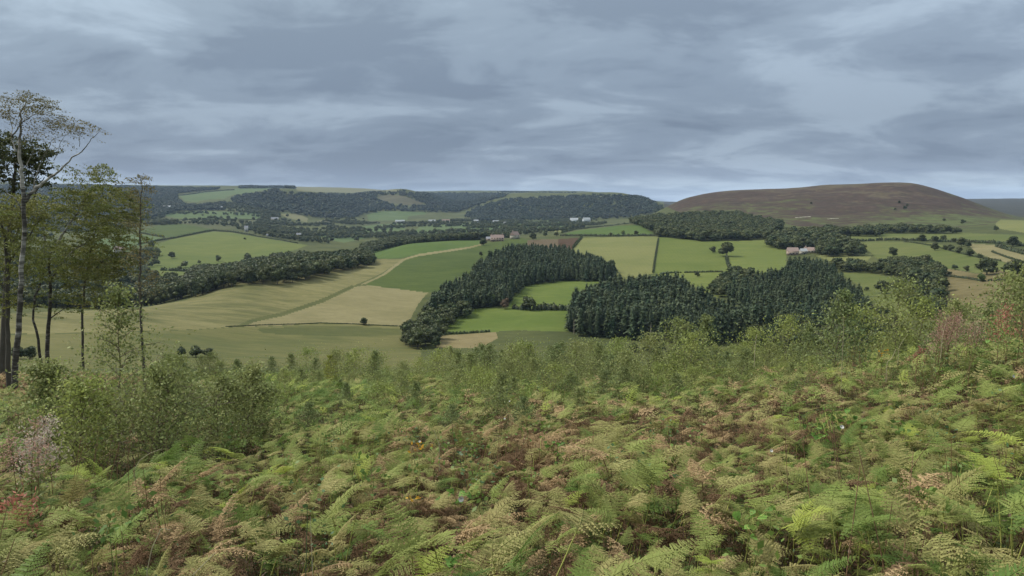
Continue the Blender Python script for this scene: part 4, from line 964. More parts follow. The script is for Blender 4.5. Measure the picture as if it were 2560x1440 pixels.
# where the bracken is brown, and where other plants take its place: (centre px, row, half width, half height, strength)
BROWN = [(1300,1120,330,120,.75), (1080,1230,200,130,.85), (450,1330,300,110,.70), (1750,1040,260,80,.70), (2000,930,160,60,.55), (1650,1180,200,90,.45),
         (1350,1330,150,90,.6), (850,1330,120,90,.5), (2400,980,180,60,.30), (700,1210,160,60,.45), (1000,1370,200,60,.3), (2250,1230,120,50,.3), (130,948,260,26,1.2)]
DEEP = [(2350,1250,300,160,.35), (700,980,350,60,.45), (350,1180,250,60,.5), (2050,1060,120,60,.4)]
def zone(px, py, Z):
    s = np.zeros(len(px))
    for x, y, a, b, k in Z: s = np.maximum(s, k * np.exp(-((px - x) / a) ** 2 - ((py - y) / b) ** 2))
    return s
def pick_kind(px, py, X, Y):
    br = 1.30 * zone(px, py, BROWN) + .46 * (fbm(X / 1.8, Y / 1.8, 2, 31) - .5) + .10; dp = zone(px, py, DEEP) + .25 * (fbm(X / 2.5, Y / 2.5, 2, 32) - .42)
    u = RNG.random(len(px)); u2 = RNG.random(len(px)); out = np.zeros(len(px), int)                # green
    isb = u < br; out[isb] = np.where(u2[isb] < .46, 4, np.where(u2[isb] < .72, 5, 3))
    nb = ~isb; out[nb] = np.where(u2[nb] < .03, 2, np.where(u2[nb] < .22 + dp[nb], 1, np.where(u2[nb] < .66 + dp[nb] * .4, 0, 3)))
    return out
def spread(d0, d1, dens, a0=-.92, a1=.92):
    n = int(dens * (a1 - a0) / 2 * (d1 * d1 - d0 * d0)); r = np.sqrt(RNG.uniform(d0 * d0, d1 * d1, n)); a = RNG.uniform(a0, a1, n)
    X, Y = r * np.sin(a), r * np.cos(a); return X, Y, ground(X, Y)
def bracken_set(d0, d1, dens, smin, smax, thin=None):
    X, Y, Z = spread(d0, d1, dens); px, py = project(X, Y, Z + .8)
    k = ((px > -350) & (px < 2900) & (py < 1720)) | (np.hypot(X, Y) < 16)
    if thin is not None: k &= thin(X, Y, px, py)
    X, Y, Z, px, py = X[k], Y[k], Z[k], px[k], py[k]; kd = pick_kind(px, py, X, Y); n = len(X)
    hs = (.50 + .72 * fbm(X / 1.4, Y / 1.4, 2, 41)) * RNG.uniform(smin, smax, n); hs = np.where(kd == 4, hs * .88, hs)
    rz = RNG.normal(0, 1.5, n); ry = RNG.normal(.05, .24, n) + np.where(kd >= 4, .12, 0)
    return np.stack([X, Y, Z], 1), np.stack([RNG.normal(0, .22, n), ry, rz], 1), np.stack([hs] * 3, 1), kd, px, py
def hollow(X, Y, px, py):      # the birch bush and its hollow on the left keep most bracken out
    return ~((px < 620) & (np.hypot(X + 6.6, (Y - 12.5) * .8) < 2.6) & (RNG.random(len(X)) < .75)) & ~((py < 870) & (px < 330))
P, R, S, KD, px, py = bracken_set(2.5, 13.5, 27, .60, 1.15, hollow)
D = np.hypot(P[:, 0], P[:, 1]); inview = (px > -20) & (px < 2580) & (py < 1470) & (py > 700)
order = np.argsort(D + (~inview) * 1e3); near = order[:290]; restk = order[290:]
LABK = {0: ('mid-green bracken', 'green'), 1: ('deep green bracken', 'green'), 2: ('bright yellow-green bracken', 'lime'), 3: ('faded olive bracken', 'olive'), 4: ('curled dead brown bracken', 'brown'), 5: ('dry pinkish-tan bracken', 'tan')}
for i in near:
    k = kinds[KD[i]]; v = random.randrange(4); a, b = HD[k][v]
    side = 'at the lower left of the slope' if px[i] < 850 else ('in the lower middle of the slope' if px[i] < 1700 else 'at the lower right of the slope')
    lab = LABK[KD[i]][0] + ' plant ' + side
    r = empty('bracken_plant', P[i], 0); r.rotation_euler = R[i]; r.scale = S[i]; tag(r, lab, 'bracken', lab.replace('plant', 'plants'))
    obj('stalk', a, r); obj('frond', b, r)
n = len(restk)
scatter('bracken', P[restk], R[restk], S[restk], KD[restk] * 4 + RNG.integers(0, 4, n), HDJ, 'dense waist-high bracken covering the near slope', 'bracken')
P2, R2, S2, K2, _, _ = bracken_set(13.5, 62, 15, .75, 1.1, lambda X, Y, px, py: (RNG.random(len(X)) < np.clip(1.35 - np.hypot(X, Y) / 60, .35, 1)) & hollow(X, Y, px, py))
n2 = len(P2); sc_ = 1 + np.clip((np.hypot(P2[:, 0], P2[:, 1]) - 20) / 60, 0, .5)
scatter('bracken_slope', P2, R2, S2 * sc_[:, None] * np.array([1, 1, 1 / 1.0]) * np.stack([np.ones(n2), np.ones(n2), 1 / sc_], 1), K2 * 4 + RNG.integers(0, 4, n2), [LD[k][v] for k in kinds for v in range(4)],
        'bracken running down to the saplings', 'bracken')
print('bracken', len(P), n2)
# old dead litter and thin undergrowth below the canopy
def tuft(rng, mat):
    C = rng.normal(0, .16, (160, 3)); C[:, 2] = np.abs(C[:, 2]) * 1.0; V, F = leaf_quads(C, rng.uniform(.012, .035, 160), .35, rng=rng); return mesh_q('undergrowth', V, F, mat)
DRY = leaf_mat('dead_litter', (.085, .048, .026), (.12, .075, .042), None, .1, 2); DGR = leaf_mat('low_greens', (.045, .075, .022), (.07, .10, .03), None, .3, 2)
tf = [tuft(np.random.default_rng(300 + i), DRY if i < 4 else DGR) for i in range(6)]
X, Y, Z = spread(2.2, 26, 9); n = len(X)
scatter('undergrowth', np.stack([X, Y, Z], 1), RNG.uniform(0, 6.28, (n, 3)) * np.array([0, 0, 1]), np.stack([RNG.uniform(.9, 1.7, n)] * 3, 1), RNG.integers(0, 6, n), tf, 'dead brown litter and low greens under the bracken', 'undergrowth')

# broad-leaved weeds and dead stems pushing through the bracken
def weed(rng, mat, n=16, s=.05):
    C = rng.normal(0, 1, (n, 3)) * np.array([.09, .09, .07]) + np.array([0, 0, .78]); V, F = leaf_quads(C, rng.uniform(.6, 1.3, n) * s * .95, .62, .35, rng)
    st = tube(np.array([(0, 0, 0), (.02, .01, .4), (.0, .0, .8)]), [.004, .003, .002], 3); return cat([(V, F), st])
WEED = leaf_mat('weed_leaves', (.105,.175,.040), (.165,.225,.048), None, .35, 3, .5, .2, .3); WEEDB = leaf_mat('bramble_leaves', (.060,.115,.045), (.10,.15,.05), None, .25, 3, .5, .2, .3)
wd = [mesh_q('weeds', *weed(np.random.default_rng(900 + i), WEED if i < 3 else WEEDB, 22, .055 if i < 3 else .04), WEED if i < 3 else WEEDB) for i in range(5)]
for i in range(3):
    rg = np.random.default_rng(920 + i); ps = []
    for k in range(5):
        b = rg.normal(0, .12, 3) * [1, 1, 0]; tp = b + np.array([rg.normal(0, .18), rg.normal(0, .18), rg.uniform(.75, 1.15)]); md = (b + tp) / 2 + rg.normal(0, .04, 3); ps.append(tube(np.array([b, md, tp]), [.004, .0035, .002], 3))
    wd.append(mesh_q('dead_stems', *cat(ps), STALKB))
X, Y, Z = spread(4.5, 24, 1.8); k = (fbm(X / 2.5, Y / 2.5, 2, 61) > .46); X, Y, Z = X[k], Y[k], Z[k]; n = len(X)
scatter('weeds', np.stack([X, Y, Z], 1), RNG.normal(0, 1, (n, 3)) * np.array([.15, .15, 2]), np.stack([RNG.uniform(.85, 1.3, n)] * 3, 1), RNG.integers(0, 8, n), wd, 'broad-leaved weeds, brambles and dead stems among the bracken', 'weeds')

# ---------------------------------------------------------------- birches, saplings
def grow(rng, base, h, n_br, n_leaf, leaf, spread_=.45, r0=.02, wind=.10, lo=.12, asp=.62, side=4, twigs=3, cl=.16, shape='cone'):
    """stem with upswept side branches, leaves held along the twigs"""
    k = 9; t = np.linspace(0, 1, k); wob_ = np.cumsum(rng.normal(0, .012 * h, (k, 2)), axis=0)
    P = np.stack([wob_[:, 0] + wind * h * t ** 2, wob_[:, 1], h * t], 1) + base
    wood = [tube(P, r0 * (1 - t * .85), side)]; L_ = []
    for i in range(n_br):
        u = lo + (1 - lo) * (i + rng.random()) / n_br; q = np.array([np.interp(u, t, P[:, c]) for c in range(3)])
        a = i * 2.4 + rng.uniform(-.5, .5); prof = (1 - u) * .95 + .12 if shape == 'cone' else math.sin(math.pi * min(1, u * .9 + .08)) * .8 + .15
        ln = h * spread_ * prof * rng.uniform(.7, 1.25); el = rng.uniform(.45, 1.0)
        s = np.linspace(0, 1, 5)[:, None]; d0 = np.array([math.cos(a) * math.cos(el) + wind, math.sin(a) * math.cos(el), math.sin(el)])
        B = q + d0 * ln * s + np.array([wind * 1.5, 0, -.25]) * ln * s ** 2; wood.append(tube(B, r0 * .38 * (1 - s[:, 0] * .8), 3))
        for j in range(twigs):
            v = rng.uniform(.25, 1); w0 = q + d0 * ln * v + np.array([wind * 1.5, 0, -.25]) * ln * v * v
            td = rng.normal(size=3) + np.array([wind * 4, 0, .2]); td /= np.linalg.norm(td); tl = ln * .4 * rng.uniform(.5, 1.1); w1 = w0 + td * tl
            if twigs <= 4: wood.append(tube(np.array([w0, (w0 + w1) / 2 + [0, 0, .02], w1]), [r0 * .14, r0 * .1, r0 * .05], 3))
            m_ = max(1, int(n_leaf / (n_br * twigs))); uu = rng.random(m_)[:, None]
            L_.append(w0 + (w1 - w0) * uu + rng.normal(0, cl * ln + .015, (m_, 3)))
    C = np.concatenate(L_); V, F = leaf_quads(C, rng.uniform(.75, 1.25, len(C)) * leaf, asp, rng=rng)
    return cat(wood), (V, F)
SAPB = plain('sapling_stem', (.16,.13,.09), .8, .3, 10)
sap = []
for i in range(8):
    w_, l_ = grow(np.random.default_rng(400 + i), np.zeros(3), 2.5, 26, 2000, .078, .46 + .02 * i, .018, .05, shape='cone' if i % 2 else 'round', cl=.22)
    sap.append((mesh_q('sapling_stem', *w_, SAPB), mesh_q('sapling_leaves', *l_, LM[['sap', 'sap_g', 'sap', 'sap_g', 'sap_b', 'sap', 'sap_b', 'sap_g'][i]])))
sap_y = (sap[0][0], mesh_q('sapling_leaves', *grow(np.random.default_rng(400), np.zeros(3), 2.5, 22, 1500, .062, .40, .018, .05)[1], LM['sap_y']))
def sapling(px, Y, s, lab, group=None, v=None, m=None):
    """s: height in metres; the foot is on the slope at depth Y under column px"""
    x, y, z = ray(px, 900); X = x * Y / y; p = np.array([X, Y, float(ground(X, Y)) - .05])
    r = empty('birch_sapling', p, random.uniform(-.7, .7)); r.scale = (s / 2.5,) * 3; tag(r, lab, 'sapling', group)
    a, b = m or sap[random.randrange(8) if v is None else v]; obj('trunk', a, r); obj('crown', b, r); return r
def top_height(px, Y, row):
    p = P3(px, row, Y); return float(p[2] - ground(p[0], p[1]))
SPEC = [(1690,26,812,'large birch sapling that stands tallest in the middle of the scrub edge',0),(1745,27,800,'birch sapling with a pointed top right of the tallest middle one',3),(1630,25,850,'lower birch sapling left of the tallest middle one',2),(1720,24,850,'broad low birch sapling in front of the two tallest middle ones',6),
 (2085,22,742,'slim birch sapling beside the bare pale pole on the right',1),(2130,23,785,'slim birch sapling just right of the bare pale pole',4),(2250,24,725,'rounded olive birch sapling against the green meadow on the right',2),(2290,23,765,'second rounded birch sapling against the green meadow',6),
 (2370,22,765,'birch sapling against the tan heath field',5),(2512,18,702,'tall birch sapling at the right edge of the slope',0),(2560,17,690,'birch sapling partly cut by the right edge',2),(2475,23,805,'leafy young birch low on the right edge of the slope',4),(2540,24,770,'fresh green young birch under the red plume at the right edge',6),(2410,24,775,'olive birch below the heath field',2),(2590,18,740,'leafy birch just entering at the right edge',4),(1960,28,808,'low birch sapling right of the dark central wood',6),(2010,27,825,'small birch sapling left of the slim pair',3),
 (820,31,890,'yellow-leaved birch sapling in the scrub left of centre',None),(2455,20,770,'birch sapling behind the pink seed heads on the right',3),(1880,29,835,'rounded birch sapling below the central plantation',4)]
for px_, Y_, top_, lab, v in SPEC: sapling(px_, Y_, top_height(px_, Y_, top_) * 1.05, lab, None, v, sap_y if v is None else None)
# the scrub of self-sown saplings along the edge of the slope
edge_ = lambda q: np.interp(q, [370, 900, 1300, 1650, 1900, 2350], [31, 31, 27, 25, 24, 21])
cand = []
for _ in range(2500):
    px_ = random.uniform(370, 2350); edge = np.interp(px_, [370, 900, 1300, 1650, 1900, 2350], [31, 31, 27, 25, 24, 21]); Y_ = edge + random.uniform(-6, 14)
    if fbm(np.array([px_ / 90]), np.array([Y_ / 6]), 2, 55)[0] > .40: cand.append((Y_, px_))
random.shuffle(cand); used_ = []
for Y_, px_ in cand:
    if len(used_) >= 270: break
    if all(abs(px_ - b) > 20 or abs(Y_ - a) > 1.6 for a, b in used_): used_.append((Y_, px_))
for Y_, px_ in used_:
    g_ = 'left' if px_ < 1000 else ('centre' if px_ < 1550 else 'right')
    top_ = np.interp(px_, [370, 900, 1300, 1650, 1900, 2150, 2350], [884, 872, 852, 852, 858, 835, 805]) + abs(random.gauss(0, 52))
    hh = min(3.0, max(.9, top_height(px_, Y_, top_))) * (1 if Y_ > edge_(px_) else random.uniform(.45, .75)) 
    sapling(px_, Y_, hh, 'small self-sown birch sapling in the scrub edge, %s part' % g_, 'self-sown birch saplings, %s part of the scrub edge' % g_)
# scattered young ones lower in the bracken
for px_, Y_, s_ in [(1240,17,1.5),(1215,18,1.4),(1500,19,1.4),(1030,20,1.3),(940,18,1.3),(1380,22,1.5),(690,20,1.2),(760,16,1.1),(1120,15,1.0),(1850,20,1.6),(1560,21,1.8),(860,22,1.2),(1300,15,1.1),(1680,18,1.2),(640,22,1.3),(1180,22,1.5),(1000,24,1.4),(1440,16,1.1),(2020,17,1.2)]:
    sapling(px_, Y_, s_, 'knee-high birch sapling standing out of the bracken', 'low saplings among the bracken')

# the broad birch bush on the left with its tall leader
def bush(name, X, Y, h, nb, nl, leaf, mat, lab, seed, sp=.5, r0=.03, shape='cone', wind=.05, cl=.16):
    p = np.array([X, Y, float(ground(X, Y)) - .1]); w_, l_ = grow(np.random.default_rng(seed), np.zeros(3), h, nb, nl, leaf, sp, r0, wind, .06, shape=shape, twigs=4, cl=cl)
    r = empty(name, p); tag(r, lab, 'birch'); obj('trunk', mesh_q('bush_stem', *w_, SAPB), r); obj('crown', mesh_q('bush_leaves', *l_, mat), r)
def XatPx(px, Y): x, y, z = ray(px, 900); return x * Y / y
bush('birch_bush', XatPx(285, 13.5), 13.5, 3.75, 34, 3800, .062, LM['sap'], 'broad young birch with a tall pale-leaved leader in front of the tree group', 501, .40, .03, cl=.24)
bush('birch_bush', XatPx(400, 12.5), 12.5, 2.1, 50, 5600, .058, LM['sap'], 'dense round birch bush in the hollow on the left', 502, .58, .028, 'round')
bush('birch_bush', XatPx(180, 12.2), 12.2, 1.95, 44, 4800, .056, LM['sap_b'], 'birch bush left of the hollow with small grey-green leaves', 503, .58, .028, 'round')
bush('birch_bush', XatPx(530, 14.5), 14.5, 1.8, 40, 4600, .060, LM['sap'], 'low spreading birch bush right of the hollow', 504, .6, .022, 'round')
bush('birch_bush', XatPx(600, 16.0), 16.0, 1.9, 30, 5500, .066, LM['sap'], 'small birch bush at the right foot of the bush group', 505, .55, .02, 'round')
bush('birch_bush', XatPx(95, 15), 15, 2.2, 30, 5500, .07, LM['sap'], 'pale-leaved birch bush beside the foot of the thick trunk', 506, .5, .02, 'round')

def birch_tree(name, lab, Y, stems, leaf_blobs, wood_mat, leaf_mat_, leaf=.075, seed=1, twig=3, wind=.9):
    """stems: polylines of (column, row, radius m) at depth Y; the crown grows from their outer halves"""
    rng = np.random.default_rng(seed); x0, y0, _ = stems[0][0]; base = P3(x0, y0, Y); base[2] = float(ground(base[0], base[1])) - .1
    wood, L_ = [], []
    for si, st in enumerate(stems):
        Q = np.array([P3(a, b, Y) for a, b, _ in st]); R_ = np.array([c for _, _, c in st])
        if si == 0: Q[0] = base
        Q[:, 1] += np.cumsum(rng.normal(0, .18, len(Q))) * (1 if si else .3)
        # finer, slightly crooked course
        t = np.linspace(0, len(Q) - 1, len(Q) * 4 - 3); F_ = np.stack([np.interp(t, np.arange(len(Q)), Q[:, c]) for c in range(3)], 1) + rng.normal(0, .02, (len(t), 3)) * (t > 0)[:, None]
        wood.append(tube(F_, np.interp(t, np.arange(len(Q)), R_), 7 if si == 0 else 5))
    for (bx, by, rx, ry, n, dens) in leaf_blobs:
        n = int(n * .8)
        for k in range(n):
            a = rng.uniform(0, 6.28); rr = math.sqrt(rng.random()); qx = bx + rx * rr * math.cos(a); qy = by + ry * rr * math.sin(a)
            c = P3(qx, qy, Y); c[1] += rng.normal(0, rx / FPX * Y * .6)
            # a drooping, wind-combed twig with its leaves
            tl = rng.uniform(.35, .8); d_ = np.array([wind * rng.uniform(.5, 1), rng.normal(0, .5), rng.uniform(-.5, .35)]); d_ /= np.linalg.norm(d_)
            w0 = c - d_ * tl * .5; w1 = c + d_ * tl * .5 + np.array([.05, 0, -.12]); s = np.linspace(0, 1, 4)[:, None]
            B = w0 + (w1 - w0) * s + np.array([0, 0, .06]) * np.sin(s * math.pi); wood.append(tube(B, .006 * (1 - s[:, 0] * .7), 3))
            m_ = int(dens * 1.15 * rng.uniform(.4, 1.6)); uu = rng.random((m_, 1)); L_.append(w0 + (w1 - w0) * uu + rng.normal(0, [.08, .08, .03], (m_, 3)))
    C = np.concatenate(L_); V, F = leaf_quads(C, leaf * rng.uniform(.7, 1.3, len(C)), .65, rng=rng)
    r = empty(name, base); tag(r, lab, 'birch'); Vw, Fw = cat(wood)
    obj('trunk', mesh_q('birch_trunk', Vw - base, Fw, wood_mat), r); obj('crown', mesh_q('birch_leaves', V - base, F, leaf_mat_), r); return r
birch_tree('birch_tree', 'tall white-barked birch forking near the skyline, its sparse top blown to the right', 27,
  [[(34,1005,.12),(38,900,.11),(45,760,.09),(50,640,.08),(57,560,.075),(55,505,.075),(50,440,.07),(44,390,.055),(44,330,.04),(48,285,.03),(62,250,.012)],
   [(57,505,.07),(80,468,.06),(100,448,.05),(125,425,.035),(150,392,.025),(180,368,.018),(205,345,.012),(235,322,.006)],
   [(46,380,.03),(30,340,.02),(15,310,.012),(10,280,.006)],[(44,345,.03),(75,310,.02),(105,290,.012),(150,285,.006)],[(60,470,.025),(85,400,.016),(120,350,.010),(170,330,.005)],
   [(52,420,.02),(80,380,.015),(92,345,.01),(110,320,.006)],[(140,402,.014),(150,365,.01),(165,335,.006)],[(185,365,.01),(195,330,.007),(210,310,.004)],[(50,560,.03),(15,500,.02),(-20,470,.01)]],
  [(60,250,50,22,46,20),(95,262,35,22,34,20),(35,290,30,20,18,14),(105,310,55,30,40,14),(170,310,45,22,30,14),(215,325,38,20,26,15),(150,350,40,25,12,8),(75,330,40,30,18,10),(20,265,20,25,14,14)],
  BIRCH, LM['birch_pale'], .062, 11)
birch_tree('dark_tree', 'dark dense tree crown behind the forked white birch', 36, [[(5,960,.2),(10,800,.17),(20,600,.12),(30,450,.08),(40,360,.03)],[(18,620,.06),(60,520,.04),(90,440,.02)]],
  [(20,375,55,42,90,40),(80,395,38,45,80,40),(-30,400,50,60,40,40),(90,440,35,25,30,30),(10,450,50,30,40,30)], DARKBARK, LM['darkleaf'], .11, 12, wind=.5)
birch_tree('birch_tree', 'thick olive-leaved birch left of the white forked trunk', 31, [[(20,1000,.12),(22,880,.10)] + [(20,840,.09),(20,720,.08),(10,600,.06),(-10,520,.04)],[(18,720,.05),(-30,620,.03),(-60,560,.02)],[(15,660,.05),(60,590,.03),(90,540,.015)]],
  [(10,540,110,60,200,30),(40,640,100,60,170,26),(0,740,60,50,60,22),(60,540,60,40,70,26)], DARKBARK, LM['birch'], .085, 13)
birch_tree('birch_tree', 'twin-stemmed birch with a pale lower trunk behind the thick trunk', 40, [[(118,925,.12),(118,850,.11),(128,780,.09),(132,700,.075),(130,640,.06),(160,590,.06),(200,530,.03),(235,470,.012)],
   [(106,922,.08),(100,850,.07),(85,800,.06),(92,740,.05),(108,690,.045),(108,600,.05),(95,520,.02)],[(126,700,.05),(170,640,.04),(230,600,.02),(260,560,.01)],[(120,800,.04),(160,770,.02),(220,760,.01)]],
  [(130,590,120,90,300,28),(150,740,110,50,90,20),(220,490,80,45,120,26),(150,650,130,55,200,26),(240,430,40,22,30,16),(180,430,35,25,20,14),(265,560,60,60,90,28),(150,500,70,30,60,24),(210,700,70,30,50,18)], BIRCH, LM['birch'], .10, 14)
birch_tree('birch_tree', 'bushy olive birch at the right of the tree group', 44, [[(205,905,.08),(208,800,.07),(215,700,.06),(235,600,.05),(255,520,.03),(262,450,.01)],[(214,700,.04),(270,640,.03),(310,590,.015)]],
  [(265,520,75,60,200,30),(275,620,80,75,220,28),(250,730,80,40,60,20),(240,650,70,45,100,26),(255,440,35,30,34,18),(320,520,35,40,60,24),(300,670,50,30,50,20),(185,650,60,50,60,22)], DARKBARK, LM['birch'], .11, 15)
birch_tree('birch_tree', 'slender thin-stemmed birch with a wispy top, right of the group', 30, [[(357,880,.055),(352,800,.05),(349,720,.045),(346,640,.035),(345,560,.03),(347,500,.022),(345,440,.008)],[(346,600,.012),(325,570,.008),(318,540,.004)],[(347,520,.01),(362,470,.006),(368,440,.003)]],
  [(345,455,28,22,30,12),(350,500,32,28,26,12),(335,560,36,30,30,12),(345,630,30,35,30,16),(372,700,34,30,26,16),(352,760,14,40,8,8)], DARKBARK, LM['birch_pale'], .075, 16)

# ---------------------------------------------------------------- willowherb, bindweed, stalks
FLUFF = leaf_mat('pale_seed_fluff', (.42,.36,.29), (.48,.38,.32), None, .4, 3); PINKF = leaf_mat('pinkish_seed_heads', (.36,.20,.15), (.40,.25,.19), None, .4, 3)
REDL = leaf_mat('red_autumn_leaves', (.34,.13,.095), (.40,.18,.12), None, .4, 3); BIND = leaf_mat('bindweed_leaves', (.10,.20,.04), (.15,.26,.05), None, .4, 3)
YEL = leaf_mat('orange_leaves', (.50,.27,.03), (.55,.33,.05), None, .4, 3); WHITE = plain('white_petals', (.45,.44,.40), .6, .04); STRAW = plain('pale_grass_stalk', (.34,.30,.19), .7, .15)
def on_slope(px, Y): X = XatPx(px, Y); return np.array([X, Y, float(ground(X, Y))])
def depth_of(px, py, up=.8):
    """depth at which something UP metres above the slope shows at this row"""
    Ys = np.linspace(2.5, 60, 500); X = np.array([XatPx(px, y) for y in Ys]); _, r = project(X, Ys, ground(X, Ys) + up)
    g = np.nonzero(r <= py)[0]; return float(Ys[g[0]]) if len(g) else 40.0
def willowherb(px, Y, h, fl, lab, seed, stems=5, red=False):
    rng = np.random.default_rng(seed); r = empty('willowherb', on_slope(px, Y)); tag(r, lab, 'willowherb'); W, Lf, Fl = [], [], []
    for i in range(stems):
        a = rng.uniform(0, 6.28); b = np.array([math.cos(a), math.sin(a), 0]) * rng.uniform(0, .25); hh = h * rng.uniform(.8, 1.05); t = np.linspace(0, 1, 7)[:, None]
        P = b + np.array([rng.uniform(-.05, .22), 0, 0]) * hh * t ** 2 + np.array([0, 0, hh]) * t; W.append(tube(P, .007 * (1 - t[:, 0] * .6), 4))
        m_ = 46; u = rng.uniform(.15, .72, m_); C = np.stack([np.interp(u, t[:, 0], P[:, c]) for c in range(3)], 1) + rng.normal(0, .05, (m_, 3)); Lf.append(leaf_quads(C, .12, .2, .2, rng))
        m_ = 150; u = rng.uniform(.66, 1.0, m_); sp = .085 * (1.25 - u)[:, None] * 2.2; C = np.stack([np.interp(u, t[:, 0], P[:, c]) for c in range(3)], 1) + rng.normal(0, 1, (m_, 3)) * np.array([1, 1, .5]) * sp + [.02, 0, 0]
        Fl.append(leaf_quads(C, .045 if not red else .06, .3, 0, rng))
    obj('stem', mesh_q('willowherb_stem', *cat(W), STALKB), r); obj('foliage', mesh_q('willowherb_leaves', *cat(Lf), LM['sap']), r); obj('leaves' if red else 'seed_head', mesh_q('willowherb_seed', *cat(Fl), fl), r)
willowherb(52, 8.2, 1.55, FLUFF, 'fluffy cream willowherb seed heads at the left edge', 601, 6)
willowherb(20, 7.8, 1.45, PINKF, 'pinkish willowherb seed head behind the cream ones at the left edge', 602, 4)
willowherb(2355, 14.0, 1.75, PINKF, 'pink-brown willowherb clump on the right crest', 603, 7)
willowherb(2415, 14.6, 1.65, PINKF, 'faded pink willowherb right of the pink-brown clump', 604, 5)
willowherb(2330, 14.4, 1.6, PINKF, 'thin pink willowherb left of the pink-brown clump', 605, 3)
willowherb(2275, 15.2, 1.45, REDL, 'single scarlet plume on the right crest', 606, 1, True)
willowherb(2520, 12.5, 1.65, REDL, 'red-leaved plume near the right edge', 607, 2, True)
willowherb(-6, 6.2, .95, REDL, 'crimson plume cut by the left edge', 608, 2, True)
def heart(s=.042):
    a = np.linspace(0, 2 * math.pi, 12, endpoint=False); x = 16 * np.sin(a) ** 3 / 17; y = (13 * np.cos(a) - 5 * np.cos(2 * a) - 2 * np.cos(3 * a) - np.cos(4 * a)) / 17
    V = np.stack([x * s * .8, y * s, -np.abs(x) * s * .25], 1); return V, [(0, 1, 10, 11), (1, 2, 9, 10), (2, 3, 8, 9), (3, 4, 7, 8), (4, 5, 6, 7)]
HV, HF = heart()
def bindweed(px, py, n, rad, lab, seed, up=.9):
    rng = np.random.default_rng(seed); Y = depth_of(px, py, up); p = on_slope(px, Y) + np.array([0, 0, up]); r = empty('bindweed', p); tag(r, lab, 'bindweed'); parts, pts = [], []
    for i in range(n):
        c = rng.normal(0, 1, 3) * np.array([rad, rad * .7, rad * .55]); c[1] -= .05; pts.append(c); M_ = np.array(Matrix.Rotation(rng.uniform(0, 6.28), 3, 'Z') @ Matrix.Rotation(rng.uniform(.3, 1.3), 3, 'X')); parts.append((HV * rng.uniform(.7, 1.25) @ M_.T + c, HF))
    pts.sort(key=lambda q: q[0]); obj('leaves', mesh_q('bindweed_leaves', *cat(parts), BIND), r); obj('stem', mesh_q('bindweed_stem', *tube(np.array(pts), .003, 3), STALK), r)
bindweed(2085, 1050, 60, .20, 'fresh green heart-leaved bindweed clump below the right crest', 701)
bindweed(1915, 1290, 9, .10, 'drooping bindweed leaves in the right-hand bracken', 702)
bindweed(2050, 1085, 8, .08, 'bindweed leaves hanging left of the white flower', 703)
bindweed(1400, 1110, 26, .16, 'small bindweed patch on the brown bracken in the middle', 704)
bindweed(1150, 1235, 10, .09, 'bindweed leaves beside the white bloom in the middle', 705, .8)
bindweed(2500, 830, 34, .22, 'bindweed climbing below the red plume at the right', 706, 1.2)
bindweed(1125, 1400, 12, .08, 'bluish bindweed leaves at the bottom of the slope', 707, .6)
def flower(px, py, lab, s=.032, up=.95, mat=WHITE, name='bindweed_flower', c='flower'):
    Y = depth_of(px, py, up); p = on_slope(px, Y) + np.array([0, -.03, up]); rng = random.Random(int(px)); k = 10; V = [(0, 0, 0)] + [(s * .35 * math.cos(i * 6.283 / k), -s * .55, s * .35 * math.sin(i * 6.283 / k)) for i in range(k)] + [(s * math.cos(i * 6.283 / k), -s * (.8 + .12 * (i % 2)), s * math.sin(i * 6.283 / k)) for i in range(k)]
    me = bpy.data.meshes.new(name); me.from_pydata(V, [], [(0, 1 + i, 1 + (i + 1) % k) for i in range(k)] + [(1 + i, 1 + k + i, 1 + k + (i + 1) % k, 1 + (i + 1) % k) for i in range(k)]); me.materials.append(mat)
    o = obj(name, me); o.location = p; o.rotation_euler = (rng.uniform(-.9, .2), 0, rng.uniform(-.6, .6)); tag(o, lab, c)
for px_, py_, lab in [(2110,1068,'white bindweed flower below the fresh green bindweed clump'),(2530,943,'white bindweed flower half way down the right edge'),(2475,812,'white flower left of the red-leaved plume'),(2557,850,'white flower at the very right edge'),(1149,1250,'white bloom among brown bracken in the middle'),(1927,963,'tiny white flower on the brown patch right of centre'),(1274,1003,'tiny white flower above the brown middle patch'),(1935,1127,'tiny white flower in the right-hand bracken'),(1262,1047,'tiny white flower at the top of the dark brown patch'),(1047,1103,'tiny white flower above the orange leaves')]:
    flower(px_, py_, lab, .024 if px_ > 2000 or px_ == 1149 else .016)
def leafset(px, py, n, mat, lab, name, s=.09, rad=.12, up=.85, seed=1, c='leaves'):
    Y = depth_of(px, py, up); p = on_slope(px, Y) + np.array([0, -.05, up]); rng = np.random.default_rng(seed); V, F = leaf_quads(rng.normal(0, 1, (n, 3)) * np.array([rad, rad, rad * .4]), s, .6, .3, rng); o = obj(name, mesh_q(name, V, F, mat)); o.location = p; tag(o, lab, c)
leafset(1040, 1117, 16, YEL, 'orange-yellow leaf spray on the brown bracken left of centre', 'orange_leaves', .06, .09, .9, 801)
leafset(1025, 1240, 8, YEL, 'few yellow leaves hanging in the dark gap left of centre', 'orange_leaves', .045, .06, .75, 802)
leafset(2210, 880, 10, YEL, 'yellowing leaves on the right crest', 'orange_leaves', .07, .12, 1.0, 803)
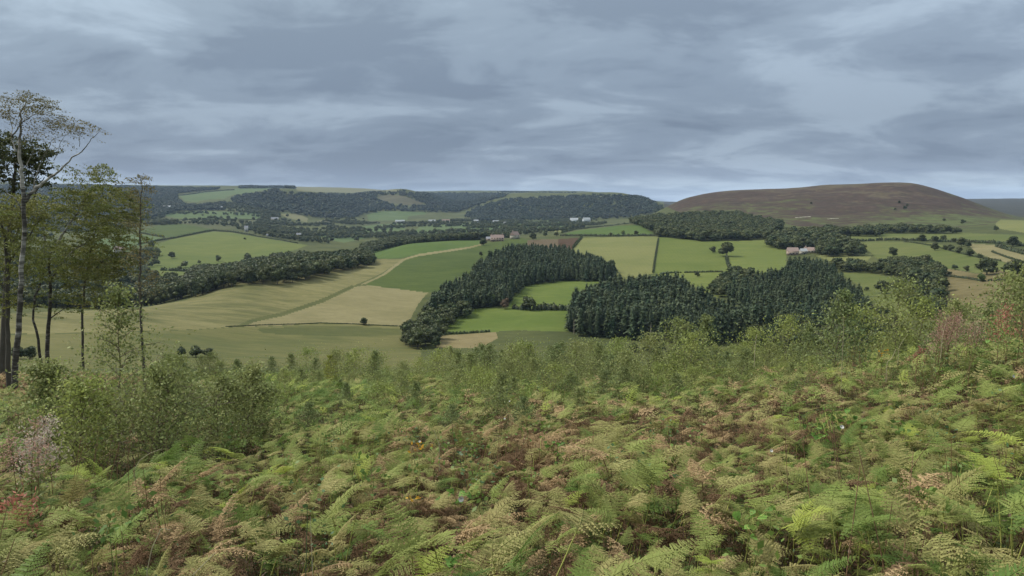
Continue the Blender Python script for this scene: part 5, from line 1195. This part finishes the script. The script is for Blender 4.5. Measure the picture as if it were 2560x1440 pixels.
def stalk(pts, Y, lab, r=.004, mat=STRAW, name='grass_stalk'):
    r = r * .65; P = np.array([P3(a, b, Y + i * .02) for i, (a, b) in enumerate(pts)]); foot = P[0].copy(); foot[2] = float(ground(foot[0], foot[1])); P = np.vstack([P[0] - np.array([0, 0, .35]), P]) if r > .004 else np.vstack([foot, P]); t = np.linspace(0, len(P) - 1, 14); Q = np.stack([np.interp(t, np.arange(len(P)), P[:, c]) for c in range(3)], 1)
    o = obj(name, mesh_q(name, *cat([tube(Q - foot, np.linspace(r, r * .5, 14), 4)]), mat)); o.location = foot; tag(o, lab, 'stalk')
stalk([(2103,960),(2106,880),(2109,830),(2108,790)], 15.5, 'bare pale pole-like stem standing above the right-hand bracken', .009)
stalk([(782,1440),(779,1370),(776,1290)], 3.6, 'thin pale upright stalk at the bottom left of centre')
stalk([(365,1440),(380,1370),(392,1345),(403,1320),(425,1325)], 3.9, 'bent pale grass stalk at the bottom left', .005)
stalk([(480,1440),(510,1410),(540,1380)], 3.9, 'slanting straw stalk at the bottom left', .005)
stalk([(335,1175),(350,1150),(375,1133),(405,1122)], 8.5, 'arching pale grass head below the birch bush', .007)
stalk([(2218,905),(2230,895),(2237,880),(2240,872)], 12.5, 'short curved white stalk on the right crest', .008)
stalk([(1085,1075),(1092,1095),(1098,1110)][::-1], 9.0, 'short bleached stalk in the middle of the slope', .007)
stalk([(2355,850),(2360,825),(2367,800)], 13.5, 'short bleached stick in the pink willowherb', .009)
stalk([(1887,880),(1890,845),(1893,835)], 17, 'stubby pale stick above the brown patch right of centre', .012)
stalk([(2247,870),(2258,850),(2270,835)], 14.8, 'pale bent twig left of the scarlet plume', .0065)

# ---------------------------------------------------------------- air
def haze_box():
    x0, x1, y0, y1 = -9000, 9000, -60, 8900; z0 = float(GZ.min()) - 1; z1 = float(GZ.max()) + 25
    V, F = boxq(x0, x1, y0, y1, z0, z1); M = MT('haze'); pv = M.n('ShaderNodeVolumePrincipled'); pv.inputs['Density'].default_value = HAZE; pv.inputs['Color'].default_value = (.55, .72, 1, 1); pv.inputs['Anisotropy'].default_value = 0.0
    M.l(pv.outputs[0], M.out.inputs['Volume']); o = obj('haze', mesh_q('haze', V, F, M.m)); o['kind'] = 'stuff'; o['label'] = 'thin blue air over the whole valley'
HAZE = 4.2e-5
haze_box()
print('OBJECTS', len(bpy.data.objects), 'land', GZ.size)
